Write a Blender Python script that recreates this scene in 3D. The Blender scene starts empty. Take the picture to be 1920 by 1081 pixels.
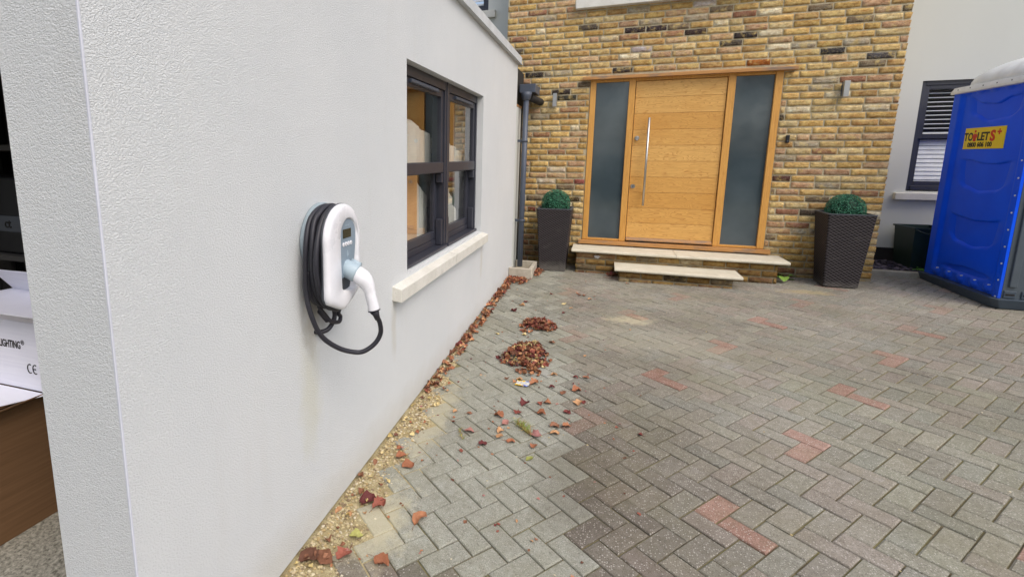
import bpy, bmesh, math, random
from mathutils import Vector, Matrix, noise
random.seed(7)
C = bpy.context.scene.collection
SC = bpy.context.scene
rad = math.radians

# ---------------------------------------------------------------- camera
RM = [[0.933726729601685, -0.05949683483659953, 0.35300782012819365],
      [0.3579863403263973, 0.1540329950833289, -0.9209341000117683],
      [0.00041781222164528897, 0.9862727630169518, 0.16512377891406882]]
cd = bpy.data.cameras.new('camera'); cam = bpy.data.objects.new('camera', cd); C.objects.link(cam)
CAMP = Vector((1.0558338, 0.0, 1.5659841))
cam.matrix_world = Matrix.Translation(CAMP) @ Matrix(RM).to_4x4()
cd.sensor_fit = 'HORIZONTAL'; cd.sensor_width = 36.0
cd.lens = 933.236 / 1920 * 36
cd.shift_x = (960 - 775.25) / 1920
cd.shift_y = -(540.5 - 450.47) / 1920
cd.clip_start = 0.02; cd.clip_end = 500
SC.camera = cam

# ---------------------------------------------------------------- world and sun
w = bpy.data.worlds.new('World'); SC.world = w; w.use_nodes = True
nt = w.node_tree; nt.nodes.clear()
sky = nt.nodes.new('ShaderNodeTexSky'); sky.sky_type = 'NISHITA'; sky.sun_disc = False
sky.sun_elevation = rad(52); sky.sun_rotation = rad(128)
sky.air_density = 1.0; sky.dust_density = 4.5; sky.ozone_density = 1.0
hsv = nt.nodes.new('ShaderNodeHueSaturation'); hsv.inputs['Saturation'].default_value = 0.82
bg = nt.nodes.new('ShaderNodeBackground'); bg.inputs['Strength'].default_value = 0.15
wo = nt.nodes.new('ShaderNodeOutputWorld')
nt.links.new(sky.outputs[0], hsv.inputs['Color']); nt.links.new(hsv.outputs[0], bg.inputs[0]); nt.links.new(bg.outputs[0], wo.inputs[0])
sd = bpy.data.lights.new('sun', 'SUN'); sd.energy = 0.5; sd.angle = rad(50); sd.color = (1.0, 0.98, 0.95)
sun = bpy.data.objects.new('sun', sd); C.objects.link(sun)
el, az = rad(52), rad(-38)      # light comes from the right, a little behind the camera
sun.rotation_euler = Vector((math.cos(el) * math.cos(az), math.cos(el) * math.sin(az), math.sin(el))).to_track_quat('Z', 'Y').to_euler()
SC.view_settings.view_transform = 'Standard'; SC.view_settings.look = 'None'
SC.view_settings.gamma = 1; SC.view_settings.use_curve_mapping = False
SC.view_settings.exposure = 0.48

# ---------------------------------------------------------------- ground slope and grid
TX, TY = -0.01853969272359519, -0.01943376083028965
def gz(X, Y): return -(TX * (X - CAMP.x) + TY * Y)
YF = 6.9125                      # face of the brick wall
HB, Z0 = 0.076531, 3.121733      # brick course height, a bed joint

# ---------------------------------------------------------------- helpers
def lin(c):
    return tuple(((x / 255) / 12.92 if x / 255 <= 0.04045 else ((x / 255 + 0.055) / 1.055) ** 2.4) for x in c)
ORG = {}
def thing(name, label, cat, loc, group=None):
    o = bpy.data.objects.new(name, None); C.objects.link(o); o.location = loc
    o.empty_display_size = 0.1
    o['label'] = label; o['category'] = cat
    if group: o['group'] = group
    ORG[o] = Vector(loc); return o
def tag(o, label=None, cat=None, group=None, kind=None):
    if label: o['label'] = label
    if cat: o['category'] = cat
    if group: o['group'] = group
    if kind: o['kind'] = kind
    return o
class MB:
    def __init__(s): s.v = []; s.f = []; s.c = []; s.col = (1, 1, 1); s.sm = []
    def V(s, *p):
        s.v.append(tuple(p[0]) if len(p) == 1 else p); return len(s.v) - 1
    def F(s, idx, smooth=False): s.f.append(tuple(idx)); s.c.append(s.col); s.sm.append(smooth)
    def quad(s, a, b, c, d, smooth=False): s.F([s.V(a), s.V(b), s.V(c), s.V(d)], smooth)
    def box(s, x0, x1, y0, y1, z0, z1, bev=0.0):
        if bev <= 0:
            i = [s.V(x, y, z) for x in (x0, x1) for y in (y0, y1) for z in (z0, z1)]
            for q in ((0, 1, 3, 2), (4, 6, 7, 5), (0, 4, 5, 1), (2, 3, 7, 6), (0, 2, 6, 4), (1, 5, 7, 3)): s.F([i[k] for k in q])
            return
        s.hull([(x, y, z) for x in (x0, x1) for y in (y0, y1) for z in (z0, z1)], bev)
    def hull(s, pts, bev):
        bm = bmesh.new()
        vs = [bm.verts.new(p) for p in pts]
        bmesh.ops.convex_hull(bm, input=vs)
        bmesh.ops.dissolve_limit(bm, angle_limit=0.02, verts=bm.verts[:], edges=bm.edges[:])
        bmesh.ops.bevel(bm, geom=bm.edges[:], offset=bev, segments=2, affect='EDGES', profile=0.5)
        s.bm(bm, False); bm.free()
    def bm(s, bm, smooth=False):
        b = len(s.v); bm.verts.index_update()
        for v in bm.verts: s.v.append(tuple(v.co))
        for f in bm.faces: s.F([b + v.index for v in f.verts], smooth)
    def prism(s, poly, axis, a, b):
        # poly: list of 2d points in the two other axes (in xyz order), extruded a..b along axis
        def P(u, w_, t): return {'x': (t, u, w_), 'y': (u, t, w_), 'z': (u, w_, t)}[axis]
        A = [s.V(P(u, w_, a)) for u, w_ in poly]; B = [s.V(P(u, w_, b)) for u, w_ in poly]
        s.F(A[::-1]); s.F(B)
        n = len(poly)
        for i in range(n): s.F([A[i], A[(i + 1) % n], B[(i + 1) % n], B[i]])
    def rings(s, rs, cap0=True, cap1=True, closed=True, smooth=True):
        R = [[s.V(p) for p in r] for r in rs]; n = len(R[0])
        for a, b in zip(R, R[1:]):
            for i in range(n if closed else n - 1):
                j = (i + 1) % n; s.F([a[i], a[j], b[j], b[i]], smooth)
        if cap0: s.F(R[0][::-1])
        if cap1: s.F(R[-1])
    def tube(s, pts, r, n=10, cap=True, smooth=True):
        P = [Vector(p) for p in pts]; R = r if isinstance(r, (list, tuple)) else [r] * len(P)
        t0 = (P[1] - P[0]).normalized(); up = Vector((0, 0, 1)) if abs(t0.z) < 0.9 else Vector((1, 0, 0))
        nrm = t0.cross(up).normalized(); rs = []
        for i, p in enumerate(P):
            t = ((P[min(i + 1, len(P) - 1)] - P[max(i - 1, 0)])).normalized()
            nrm = (nrm - t * nrm.dot(t)).normalized(); bn = t.cross(nrm)
            rs.append([p + (nrm * math.cos(2 * math.pi * k / n) + bn * math.sin(2 * math.pi * k / n)) * R[i] for k in range(n)])
        s.rings(rs, cap, cap, True, smooth)
    def cyl(s, a, b, r, n=16, r2=None): s.tube([a, b], [r, r if r2 is None else r2], n)
    def build(s, name, mat, parent=None, loc=None):
        if parent is not None: org = ORG[parent]
        elif loc is not None: org = Vector(loc)
        else: org = Vector((0, 0, 0))
        me = bpy.data.meshes.new(name)
        me.from_pydata([(v[0] - org.x, v[1] - org.y, v[2] - org.z) for v in s.v], [], s.f)
        ca = me.color_attributes.new('Col', 'FLOAT_COLOR', 'CORNER')
        k = 0; buf = []
        for f, c in zip(s.f, s.c):
            for _ in f: buf += [c[0], c[1], c[2], 1.0]
        ca.data.foreach_set('color', buf)
        me.polygons.foreach_set('use_smooth', s.sm)
        me.materials.append(mat); me.validate(); me.update()
        bm = bmesh.new(); bm.from_mesh(me); bmesh.ops.recalc_face_normals(bm, faces=bm.faces[:]); bm.to_mesh(me); bm.free()
        o = bpy.data.objects.new(name, me); C.objects.link(o)
        if parent is not None: o.parent = parent
        else: o.location = org
        ORG[o] = org
        return o

def catmull(pts, per=8):
    P = [Vector(p) for p in pts]; P = [2 * P[0] - P[1]] + P + [2 * P[-1] - P[-2]]; out = []
    for i in range(1, len(P) - 2):
        for k in range(per):
            t = k / per; a, b, c, d = P[i - 1], P[i], P[i + 1], P[i + 2]
            out.append(0.5 * ((2 * b) + (-a + c) * t + (2 * a - 5 * b + 4 * c - d) * t * t + (-a + 3 * b - 3 * c + d) * t ** 3))
    out.append(P[-2]); return out

# ---------------------------------------------------------------- materials
class NT:
    def __init__(s, name, rough=0.6, metal=0.0, spec=0.5):
        s.m = bpy.data.materials.new(name); s.m.use_nodes = True; s.t = s.m.node_tree
        s.b = s.t.nodes['Principled BSDF']; s.b.inputs['Roughness'].default_value = rough
        s.b.inputs['Metallic'].default_value = metal; s.b.inputs['Specular IOR Level'].default_value = spec
        s.tc = s.n('ShaderNodeTexCoord').outputs['Object']
        g = s.n('ShaderNodeNewGeometry'); s.pos = g.outputs['Position']
    def n(s, k, **kw):
        x = s.t.nodes.new(k)
        for a, b in kw.items(): setattr(x, a, b)
        return x
    def l(s, a, b): s.t.links.new(a, b)
    def map(s, vec, scale=(1, 1, 1), rot=(0, 0, 0), loc=(0, 0, 0)):
        m = s.n('ShaderNodeMapping'); m.inputs['Scale'].default_value = scale; m.inputs['Rotation'].default_value = rot
        m.inputs['Location'].default_value = loc; s.l(vec, m.inputs[0]); return m.outputs[0]
    def noise(s, vec, scale, detail=3, rough=0.55, dist=0.0):
        x = s.n('ShaderNodeTexNoise'); s.l(vec, x.inputs['Vector']); x.inputs['Scale'].default_value = scale
        x.inputs['Detail'].default_value = detail; x.inputs['Roughness'].default_value = rough; x.inputs['Distortion'].default_value = dist
        return x.outputs['Fac']
    def vor(s, vec, scale, out='Distance', feature='F1', rnd=1.0):
        x = s.n('ShaderNodeTexVoronoi', feature=feature); s.l(vec, x.inputs['Vector']); x.inputs['Scale'].default_value = scale
        x.inputs['Randomness'].default_value = rnd; return x.outputs[out]
    def ramp(s, fac, stops, interp='LINEAR'):
        r = s.n('ShaderNodeValToRGB'); r.color_ramp.interpolation = interp; e = r.color_ramp.elements
        while len(e) < len(stops): e.new(0.5)
        for x, (p, c) in zip(e, stops):
            x.position = p; x.color = (c, c, c, 1) if isinstance(c, (int, float)) else (*c[:3], 1)
        s.l(fac, r.inputs[0]); return r.outputs[0]
    def mix(s, fac, a, b, mode='MIX'):
        m = s.n('ShaderNodeMix', data_type='RGBA', blend_type=mode)
        for v, i in ((fac, 0), (a, 6), (b, 7)):
            if isinstance(v, (int, float)): m.inputs[i].default_value = v if i == 0 else (v, v, v, 1)
            elif isinstance(v, tuple): m.inputs[i].default_value = (*v[:3], 1)
            else: s.l(v, m.inputs[i])
        return m.outputs[2]
    def math(s, op, a, b=0.0, c=None):
        m = s.n('ShaderNodeMath', operation=op)
        for i, v in enumerate((a, b) if c is None else (a, b, c)):
            if isinstance(v, (int, float)): m.inputs[i].default_value = v
            else: s.l(v, m.inputs[i])
        return m.outputs[0]
    def vcol(s):
        a = s.n('ShaderNodeVertexColor'); a.layer_name = 'Col'; return a.outputs[0]
    def color(s, c):
        if isinstance(c, tuple): s.b.inputs['Base Color'].default_value = (*c[:3], 1)
        else: s.l(c, s.b.inputs['Base Color'])
        return s
    def rough(s, r): s.l(r, s.b.inputs['Roughness']); return s
    def bump(s, h, strength=0.5, dist=0.005):
        b = s.n('ShaderNodeBump'); b.inputs['Strength'].default_value = strength; b.inputs['Distance'].default_value = dist
        s.l(h, b.inputs['Height']); s.l(b.outputs[0], s.b.inputs['Normal']); return s

def plain(name, c, rough=0.5, metal=0.0, var=0.08, scale=8, bump=0.0, bscale=200, spec=0.5):
    m = NT(name, rough, metal, spec); n = m.noise(m.pos, scale, 4)
    m.color(m.mix(m.ramp(n, [(0.3, 0.0), (0.7, 1.0)]), tuple(x * (1 - var) for x in c), tuple(min(1, x * (1 + var)) for x in c)))
    if bump: m.bump(m.noise(m.pos, bscale, 3), bump, 0.002)
    else:
        m.rough(m.math('ADD', m.math('MULTIPLY', n, 0.15), rough - 0.07))
    return m.m

def mat_render():
    m = NT('white_render', 0.9, spec=0.25)
    p = m.map(m.pos, (1, 1, 1.5))
    a = m.noise(p, 175, 2, 0.6, 0.6); b = m.noise(p, 230, 2, 0.6)
    h = m.math('ADD', m.math('MULTIPLY', m.ramp(a, [(0.36, 0.0), (0.6, 1.0)]), 1.0), m.math('MULTIPLY', b, 0.5))
    m.bump(h, 0.75, 0.0023)
    big = m.noise(m.pos, 1.3, 4, 0.6)
    col = m.mix(m.ramp(big, [(0.3, 0.0), (0.75, 1.0)]), lin((217, 221, 223)), lin((224, 227, 228)))
    st = m.ramp(m.noise(m.map(m.pos, (6, 6, 0.7)), 1.5, 4, 0.6), [(0.56, 0.0), (0.8, 1.0)])
    col = m.mix(m.math('MULTIPLY', st, 0.12), col, lin((204, 200, 190)))
    # splash-back dirt just above the ground
    sep = m.n('ShaderNodeSeparateXYZ'); m.l(m.pos, sep.inputs[0])
    low = m.ramp(m.math('ADD', sep.outputs[2], m.math('MULTIPLY', m.noise(m.pos, 9, 3), -0.14)), [(-0.02, 1.0), (0.16, 0.0)])
    col = m.mix(m.math('MULTIPLY', low, 0.28), col, lin((186, 180, 160)))
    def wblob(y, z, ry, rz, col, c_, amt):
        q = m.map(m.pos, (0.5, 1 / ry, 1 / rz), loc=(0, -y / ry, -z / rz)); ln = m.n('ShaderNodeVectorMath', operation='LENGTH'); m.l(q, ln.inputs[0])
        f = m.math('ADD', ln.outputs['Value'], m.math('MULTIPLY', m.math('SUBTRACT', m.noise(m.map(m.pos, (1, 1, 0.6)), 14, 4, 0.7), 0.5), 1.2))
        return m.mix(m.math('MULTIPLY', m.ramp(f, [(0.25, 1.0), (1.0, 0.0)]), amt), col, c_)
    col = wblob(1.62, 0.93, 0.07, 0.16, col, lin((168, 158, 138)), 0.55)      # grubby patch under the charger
    col = wblob(1.60, 0.62, 0.10, 0.34, col, lin((206, 204, 178)), 0.40)
    col = wblob(2.45, 0.62, 0.05, 0.22, col, lin((196, 192, 176)), 0.40)      # run-off under the sill ends
    col = wblob(4.55, 0.62, 0.06, 0.25, col, lin((196, 192, 176)), 0.40)
    col = m.mix(m.math('MULTIPLY', m.ramp(a, [(0.3, 1.0), (0.42, 0.0)]), 0.10), col, lin((150, 150, 152)))
    m.color(col); return m.m
def mat_render_smooth():
    m = NT('smooth_render', 0.85, spec=0.25)
    col = m.mix(m.ramp(m.noise(m.map(m.pos, (1, 1, 0.4)), 1.7, 4), [(0.3, 0.0), (0.7, 1.0)]), lin((200, 203, 198)), lin((205, 208, 203)))
    m.color(col); m.bump(m.noise(m.pos, 160, 3), 0.25, 0.002); return m.m
def mat_brick():
    m = NT('stock_brick', 0.92, spec=0.2); v = m.vcol()
    n1 = m.noise(m.map(m.pos, (1, 1, 1.6)), 22, 5, 0.7); n2 = m.noise(m.map(m.pos, (1, 1, 1.5)), 75, 4, 0.7); n3 = m.noise(m.map(m.pos, (1, 1, 2.2)), 11, 3, 0.6)
    c = m.mix(m.ramp(n3, [(0.35, 0.0), (0.7, 0.75)]), v, m.mix(1.0, v, lin((214, 180, 150)), 'MULTIPLY'))
    c = m.mix(m.ramp(n1, [(0.42, 0.0), (0.68, 0.7)]), c, m.mix(1.0, c, lin((156, 132, 104)), 'MULTIPLY'))
    n4 = m.noise(m.map(m.pos, loc=(3, 8, 1)), 15, 3, 0.6); c = m.mix(m.ramp(n4, [(0.52, 0.0), (0.66, 0.55)]), c, lin((214, 186, 116)))
    c = m.mix(m.ramp(n2, [(0.55, 0.0), (0.74, 0.55)]), c, lin((226, 210, 168)))
    c = m.mix(m.ramp(n2, [(0.30, 0.85), (0.40, 0.0)]), c, lin((70, 55, 40)))
    # darker towards the ground
    sep = m.n('ShaderNodeSeparateXYZ'); m.l(m.pos, sep.inputs[0])
    low = m.ramp(m.math('ADD', sep.outputs[2], m.math('MULTIPLY', m.noise(m.pos, 3, 4), -0.5)), [(0.0, 1.0), (0.42, 0.0)])
    c = m.mix(m.math('MULTIPLY', low, 0.62), c, m.mix(1.0, c, lin((150, 140, 118)), 'MULTIPLY'))
    m.color(c); m.bump(m.math('ADD', n1, m.math('MULTIPLY', n2, 0.9)), 1.0, 0.010); return m.m
def mat_mortar():
    m = NT('mortar', 0.95, spec=0.2)
    n = m.noise(m.pos, 14, 4); n2 = m.noise(m.pos, 160, 3)
    c = m.mix(m.ramp(n, [(0.3, 0.0), (0.7, 1.0)]), lin((178, 166, 136)), lin((204, 192, 162)))
    c = m.mix(m.ramp(n2, [(0.3, 0.5), (0.5, 0.0)]), c, lin((110, 96, 70)))
    sep = m.n('ShaderNodeSeparateXYZ'); m.l(m.pos, sep.inputs[0])
    low = m.ramp(m.math('ADD', sep.outputs[2], m.math('MULTIPLY', m.noise(m.pos, 3, 4), -0.5)), [(0.0, 1.0), (0.42, 0.0)])
    c = m.mix(m.math('MULTIPLY', low, 0.6), c, lin((104, 94, 74)))
    m.color(c); m.bump(n2, 0.8, 0.003); return m.m
def mat_paver():
    m = NT('block_paving', 0.9, spec=0.25); v = m.vcol(); p = m.pos
    n1 = m.noise(p, 30, 4, 0.6); fine = m.noise(p, 230, 3, 0.7)
    c = m.mix(m.ramp(n1, [(0.3, 0.0), (0.75, 0.6)]), v, m.mix(1.0, v, lin((198, 194, 184)), 'MULTIPLY'))
    c = m.mix(m.ramp(fine, [(0.36, 0.62), (0.5, 0.0)]), c, m.mix(1.0, c, lin((128, 120, 112)), 'MULTIPLY'))
    # pale aggregate chips
    vo = m.n('ShaderNodeTexVoronoi', feature='F1'); m.l(p, vo.inputs['Vector']); vo.inputs['Scale'].default_value = 120
    sx = m.n('ShaderNodeSeparateColor'); m.l(vo.outputs['Color'], sx.inputs[0])
    chip = m.math('MULTIPLY', m.math('GREATER_THAN', sx.outputs[0], 0.62), m.math('LESS_THAN', vo.outputs['Distance'], 0.34))
    vcs = m.n('ShaderNodeSeparateColor'); m.l(v, vcs.inputs[0])
    worn = m.ramp(vcs.outputs[2], [(0.22, 1.0), (0.42, 0.35)])
    c = m.mix(m.math('MULTIPLY', m.math('MULTIPLY', chip, worn), 0.55), c, lin((208, 204, 196)))
    # broad dirt, oil and moss staining that lies across the blocks
    st = m.noise(p, 1.1, 5, 0.6); c = m.mix(m.ramp(st, [(0.40, 0.0), (0.68, 0.42)]), c, m.mix(1.0, c, lin((176, 166, 150)), 'MULTIPLY'))
    gr = m.noise(m.map(p, loc=(5, 3, 0)), 2.3, 5, 0.65); c = m.mix(m.ramp(gr, [(0.48, 0.0), (0.75, 0.35)]), c, lin((128, 124, 96)))
    pale = m.noise(m.map(p, loc=(9, 1, 0)), 3.5, 5, 0.7); c = m.mix(m.ramp(pale, [(0.60, 0.0), (0.75, 0.3)]), c, lin((178, 178, 180)))
    def blob(x, y, rx, ry, nz, c, colr, amt):
        q = m.map(p, (1 / rx, 1 / ry, 0.0001), loc=(-x / rx, -y / ry, 0)); ln = m.n('ShaderNodeVectorMath', operation='LENGTH'); m.l(q, ln.inputs[0])
        f = m.math('ADD', ln.outputs['Value'], m.math('MULTIPLY', m.math('SUBTRACT', m.noise(p, nz, 5, 0.7), 0.5), 2.2))
        return m.mix(m.math('MULTIPLY', m.ramp(f, [(0.35, 1.0), (0.95, 0.0)]), amt), c, colr)
    c = blob(1.34, 4.78, 0.26, 0.16, 14, c, lin((196, 186, 156)), 0.55)      # spilt sand
    c = blob(1.55, 4.3, 0.75, 0.4, 5, c, lin((172, 168, 150)), 0.35)
    c = blob(3.1, 6.25, 0.3, 0.12, 8, c, lin((190, 170, 120)), 0.4)
    c = blob(0.23, 1.72, 0.17, 0.32, 10, c, lin((196, 188, 158)), 0.6)
    c = blob(0.19, 2.6, 0.10, 0.6, 9, c, lin((190, 182, 154)), 0.5)
    c = blob(1.0, 2.3, 0.25, 0.6, 7, c, m.mix(1.0, c, lin((178, 170, 164)), 'MULTIPLY'), 0.35)
    m.color(c); m.bump(m.math('ADD', fine, m.math('MULTIPLY', n1, 0.6)), 0.75, 0.003); return m.m
def mat_bed():
    m = NT('joint_soil', 0.95, spec=0.15); p = m.pos
    n = m.noise(p, 5, 5, 0.65); f = m.noise(p, 140, 3, 0.7)
    c = m.mix(m.ramp(n, [(0.4, 0.0), (0.6, 1.0)]), lin((98, 88, 68)), lin((122, 118, 74)))
    c = m.mix(m.ramp(f, [(0.3, 0.0), (0.75, 0.8)]), c, lin((140, 130, 104)))
    m.color(c); m.bump(f, 0.8, 0.004); return m.m
def mat_sand():
    m = NT('mortar_sand', 0.95, spec=0.15); p = m.pos
    n = m.noise(p, 12, 5, 0.65); f = m.noise(p, 190, 3, 0.7)
    c = m.mix(m.ramp(n, [(0.3, 0.0), (0.7, 1.0)]), lin((158, 142, 104)), lin((206, 194, 154)))
    c = m.mix(m.ramp(f, [(0.3, 0.6), (0.55, 0.0)]), c, lin((96, 80, 58)))
    m.color(c); m.bump(f, 0.9, 0.006); return m.m
def mat_vcol(name, rough=0.8, var=0.35, scale=60, bump=0.4, spec=0.3):
    m = NT(name, rough, spec=spec); v = m.vcol(); n = m.noise(m.pos, scale, 3, 0.6)
    m.color(m.mix(m.ramp(n, [(0.3, 0.0), (0.75, 1.0)]), m.mix(var, v, m.mix(1.0, v, lin((170, 150, 130)), 'MULTIPLY')), v))
    m.bump(n, bump, 0.002); return m.m
def mat_oak():
    m = NT('oak', 0.42, spec=0.4); v = m.vcol(); p = m.pos
    # plank boards run along x: every board has its own offset through its colour
    sc = m.n('ShaderNodeSeparateColor'); m.l(v, sc.inputs[0])
    off = m.n('ShaderNodeCombineXYZ'); m.l(m.math('MULTIPLY', sc.outputs[0], 37.0), off.inputs[0]); m.l(m.math('MULTIPLY', sc.outputs[1], 61.0), off.inputs[2])
    add = m.n('ShaderNodeVectorMath', operation='ADD'); m.l(p, add.inputs[0]); m.l(off.outputs[0], add.inputs[1]); q = add.outputs[0]
    big = m.noise(m.map(q, (1.5, 1, 9)), 1.4, 2, 0.5, 0.3)
    rings = m.math('FRACT', m.math('MULTIPLY', big, 17.0))
    rg = m.ramp(rings, [(0.0, 0.0), (0.72, 0.25), (0.93, 1.0), (1.0, 0.0)])
    grain = m.noise(m.map(q, (6, 6, 190)), 1.0, 3, 0.6)
    c = m.mix(sc.outputs[2], lin((206, 150, 70)), lin((230, 184, 108)))
    c = m.mix(m.math('MULTIPLY', rg, 0.65), c, lin((170, 110, 48)))
    c = m.mix(m.ramp(grain, [(0.45, 0.0), (0.75, 0.5)]), c, lin((168, 116, 58)))
    blot = m.noise(p, 3.1, 3, 0.5); c = m.mix(m.ramp(blot, [(0.55, 0.0), (0.8, 0.4)]), c, lin((196, 134, 52)))
    m.color(c); m.bump(grain, 0.12, 0.001); return m.m
def mat_oak_v():
    m = NT('oak_upright', 0.42, spec=0.4); p = m.pos
    big = m.noise(m.map(p, (9, 9, 1.2)), 1.6, 2, 0.5, 0.3); rg = m.ramp(m.math('FRACT', m.math('MULTIPLY', big, 13.0)), [(0, 0.0), (0.8, 0.3), (0.95, 1.0), (1, 0.0)])
    grain = m.noise(m.map(p, (170, 170, 5)), 1.0, 3, 0.6)
    c = m.mix(m.math('MULTIPLY', rg, 0.4), lin((216, 162, 84)), lin((176, 118, 52)))
    c = m.mix(m.ramp(grain, [(0.45, 0.0), (0.75, 0.5)]), c, lin((160, 98, 42)))
    m.color(c); m.bump(grain, 0.15, 0.001); return m.m
def mat_oak_worn():
    m = NT('weathered_oak', 0.6, spec=0.3); p = m.pos
    grain = m.noise(m.map(p, (5, 60, 130)), 1.0, 3, 0.6); n = m.noise(m.map(p, (3, 8, 8)), 1.0, 5, 0.6)
    c = m.mix(m.ramp(grain, [(0.4, 0.0), (0.7, 0.7)]), lin((190, 140, 84)), lin((142, 98, 58)))
    c = m.mix(m.ramp(n, [(0.5, 0.0), (0.66, 0.85)]), c, lin((120, 112, 104)))
    m.color(c); m.bump(grain, 0.3, 0.002); return m.m
def mat_stone(name, a, b, sc=7):
    m = NT(name, 0.85, spec=0.3); p = m.pos; n = m.noise(p, sc, 5, 0.65); f = m.noise(p, 120, 3, 0.6)
    c = m.mix(m.ramp(n, [(0.3, 0.0), (0.7, 1.0)]), a, b)
    c = m.mix(m.ramp(f, [(0.28, 0.45), (0.42, 0.0)]), c, tuple(x * 0.5 for x in a))
    d = m.noise(m.map(p, (3, 3, 3), loc=(4, 4, 4)), 1.5, 5, 0.7); c = m.mix(m.ramp(d, [(0.55, 0.0), (0.75, 0.35)]), c, tuple(x * 0.55 for x in a))
    m.color(c); m.bump(f, 0.4, 0.002); return m.m
def mat_glass(name, tint=(0.75, 0.8, 0.8), ior=1.8):
    m = NT(name); t = m.t; t.nodes.remove(m.b); out = [n for n in t.nodes if n.type == 'OUTPUT_MATERIAL'][0]
    geo = m.n('ShaderNodeNewGeometry'); dp = m.n('ShaderNodeVectorMath', operation='DOT_PRODUCT'); m.l(geo.outputs['Normal'], dp.inputs[0]); m.l(geo.outputs['Incoming'], dp.inputs[1])
    r0 = ((ior - 1) / (ior + 1)) ** 2 * 1.8; sch = m.math('POWER', m.math('SUBTRACT', 1.0, m.math('ABSOLUTE', dp.outputs['Value'])), 4.0)
    fr_out = m.math('MINIMUM', m.math('ADD', r0, m.math('MULTIPLY', sch, 1.25)), 0.95)
    tr = m.n('ShaderNodeBsdfTransparent'); tr.inputs[0].default_value = (*tint, 1)
    gl = m.n('ShaderNodeBsdfGlossy'); gl.inputs['Roughness'].default_value = 0.0
    mx = m.n('ShaderNodeMixShader'); m.l(fr_out, mx.inputs[0]); m.l(tr.outputs[0], mx.inputs[1]); m.l(gl.outputs[0], mx.inputs[2])
    m.l(mx.outputs[0], out.inputs[0]); return m.m
def mat_frost():
    m = NT('frosted_glass', 0.07, spec=0.9); p = m.pos
    n = m.noise(p, 2.2, 3, 0.5); c = m.mix(m.ramp(n, [(0.35, 0.0), (0.7, 1.0)]), lin((64, 76, 82)), lin((82, 93, 98)))
    m.color(c); m.bump(m.noise(m.map(p, (1, 1, 1)), 7, 2, 0.5), 0.04, 0.02); return m.m
def mat_wicker():
    m = NT('dark_rattan', 0.6, spec=0.25); p = m.tc
    a = m.n('ShaderNodeSeparateXYZ'); m.l(m.pos, a.inputs[0])
    along = m.math('MULTIPLY', m.math('ADD', a.outputs[0], a.outputs[1]), 2 * math.pi / 0.044)
    row = m.math('MULTIPLY', a.outputs[2], 1 / 0.0150)
    fl = m.math('FLOOR', row); par = m.math('MULTIPLY', m.math('MODULO', fl, 2.0), math.pi)
    wv = m.math('SINE', m.math('ADD', along, par))
    fr = m.math('FRACT', row); rr = m.math('SINE', m.math('MULTIPLY', fr, math.pi))
    h = m.math('MULTIPLY', rr, m.math('ADD', m.math('MULTIPLY', wv, 0.5), 0.75))
    m.bump(h, 1.0, 0.004)
    c = m.mix(m.ramp(h, [(0.1, 0.0), (0.9, 1.0)]), lin((14, 11, 12)), lin((74, 68, 70)))
    d = m.noise(p, 6, 4); c = m.mix(m.ramp(d, [(0.6, 0.0), (0.8, 0.3)]), c, lin((110, 104, 98)))
    lowm = m.ramp(m.math('ADD', a.outputs[2], m.math('MULTIPLY', m.noise(m.pos, 18, 3), -0.10)), [(0.10, 1.0), (0.20, 0.0)])
    c = m.mix(m.math('MULTIPLY', lowm, 0.45), c, lin((136, 132, 124)))
    m.color(c); return m.m
def mat_concrete_floor():
    m = NT('concrete_floor', 0.9, spec=0.2); p = m.pos
    f = m.noise(p, 60, 4, 0.75); c = m.mix(m.ramp(f, [(0.35, 0.0), (0.65, 1.0)]), lin((96, 94, 84)), lin((176, 172, 158)))
    m.color(c); m.bump(f, 0.5, 0.003); return m.m
def mat_card(name, c1, c2):
    m = NT(name, 0.8, spec=0.2); p = m.pos; n = m.noise(m.map(p, (2, 2, 40)), 2, 3)
    m.color(m.mix(m.ramp(n, [(0.3, 0.0), (0.7, 1.0)]), c1, c2)); m.bump(n, 0.1, 0.002); return m.m

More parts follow.
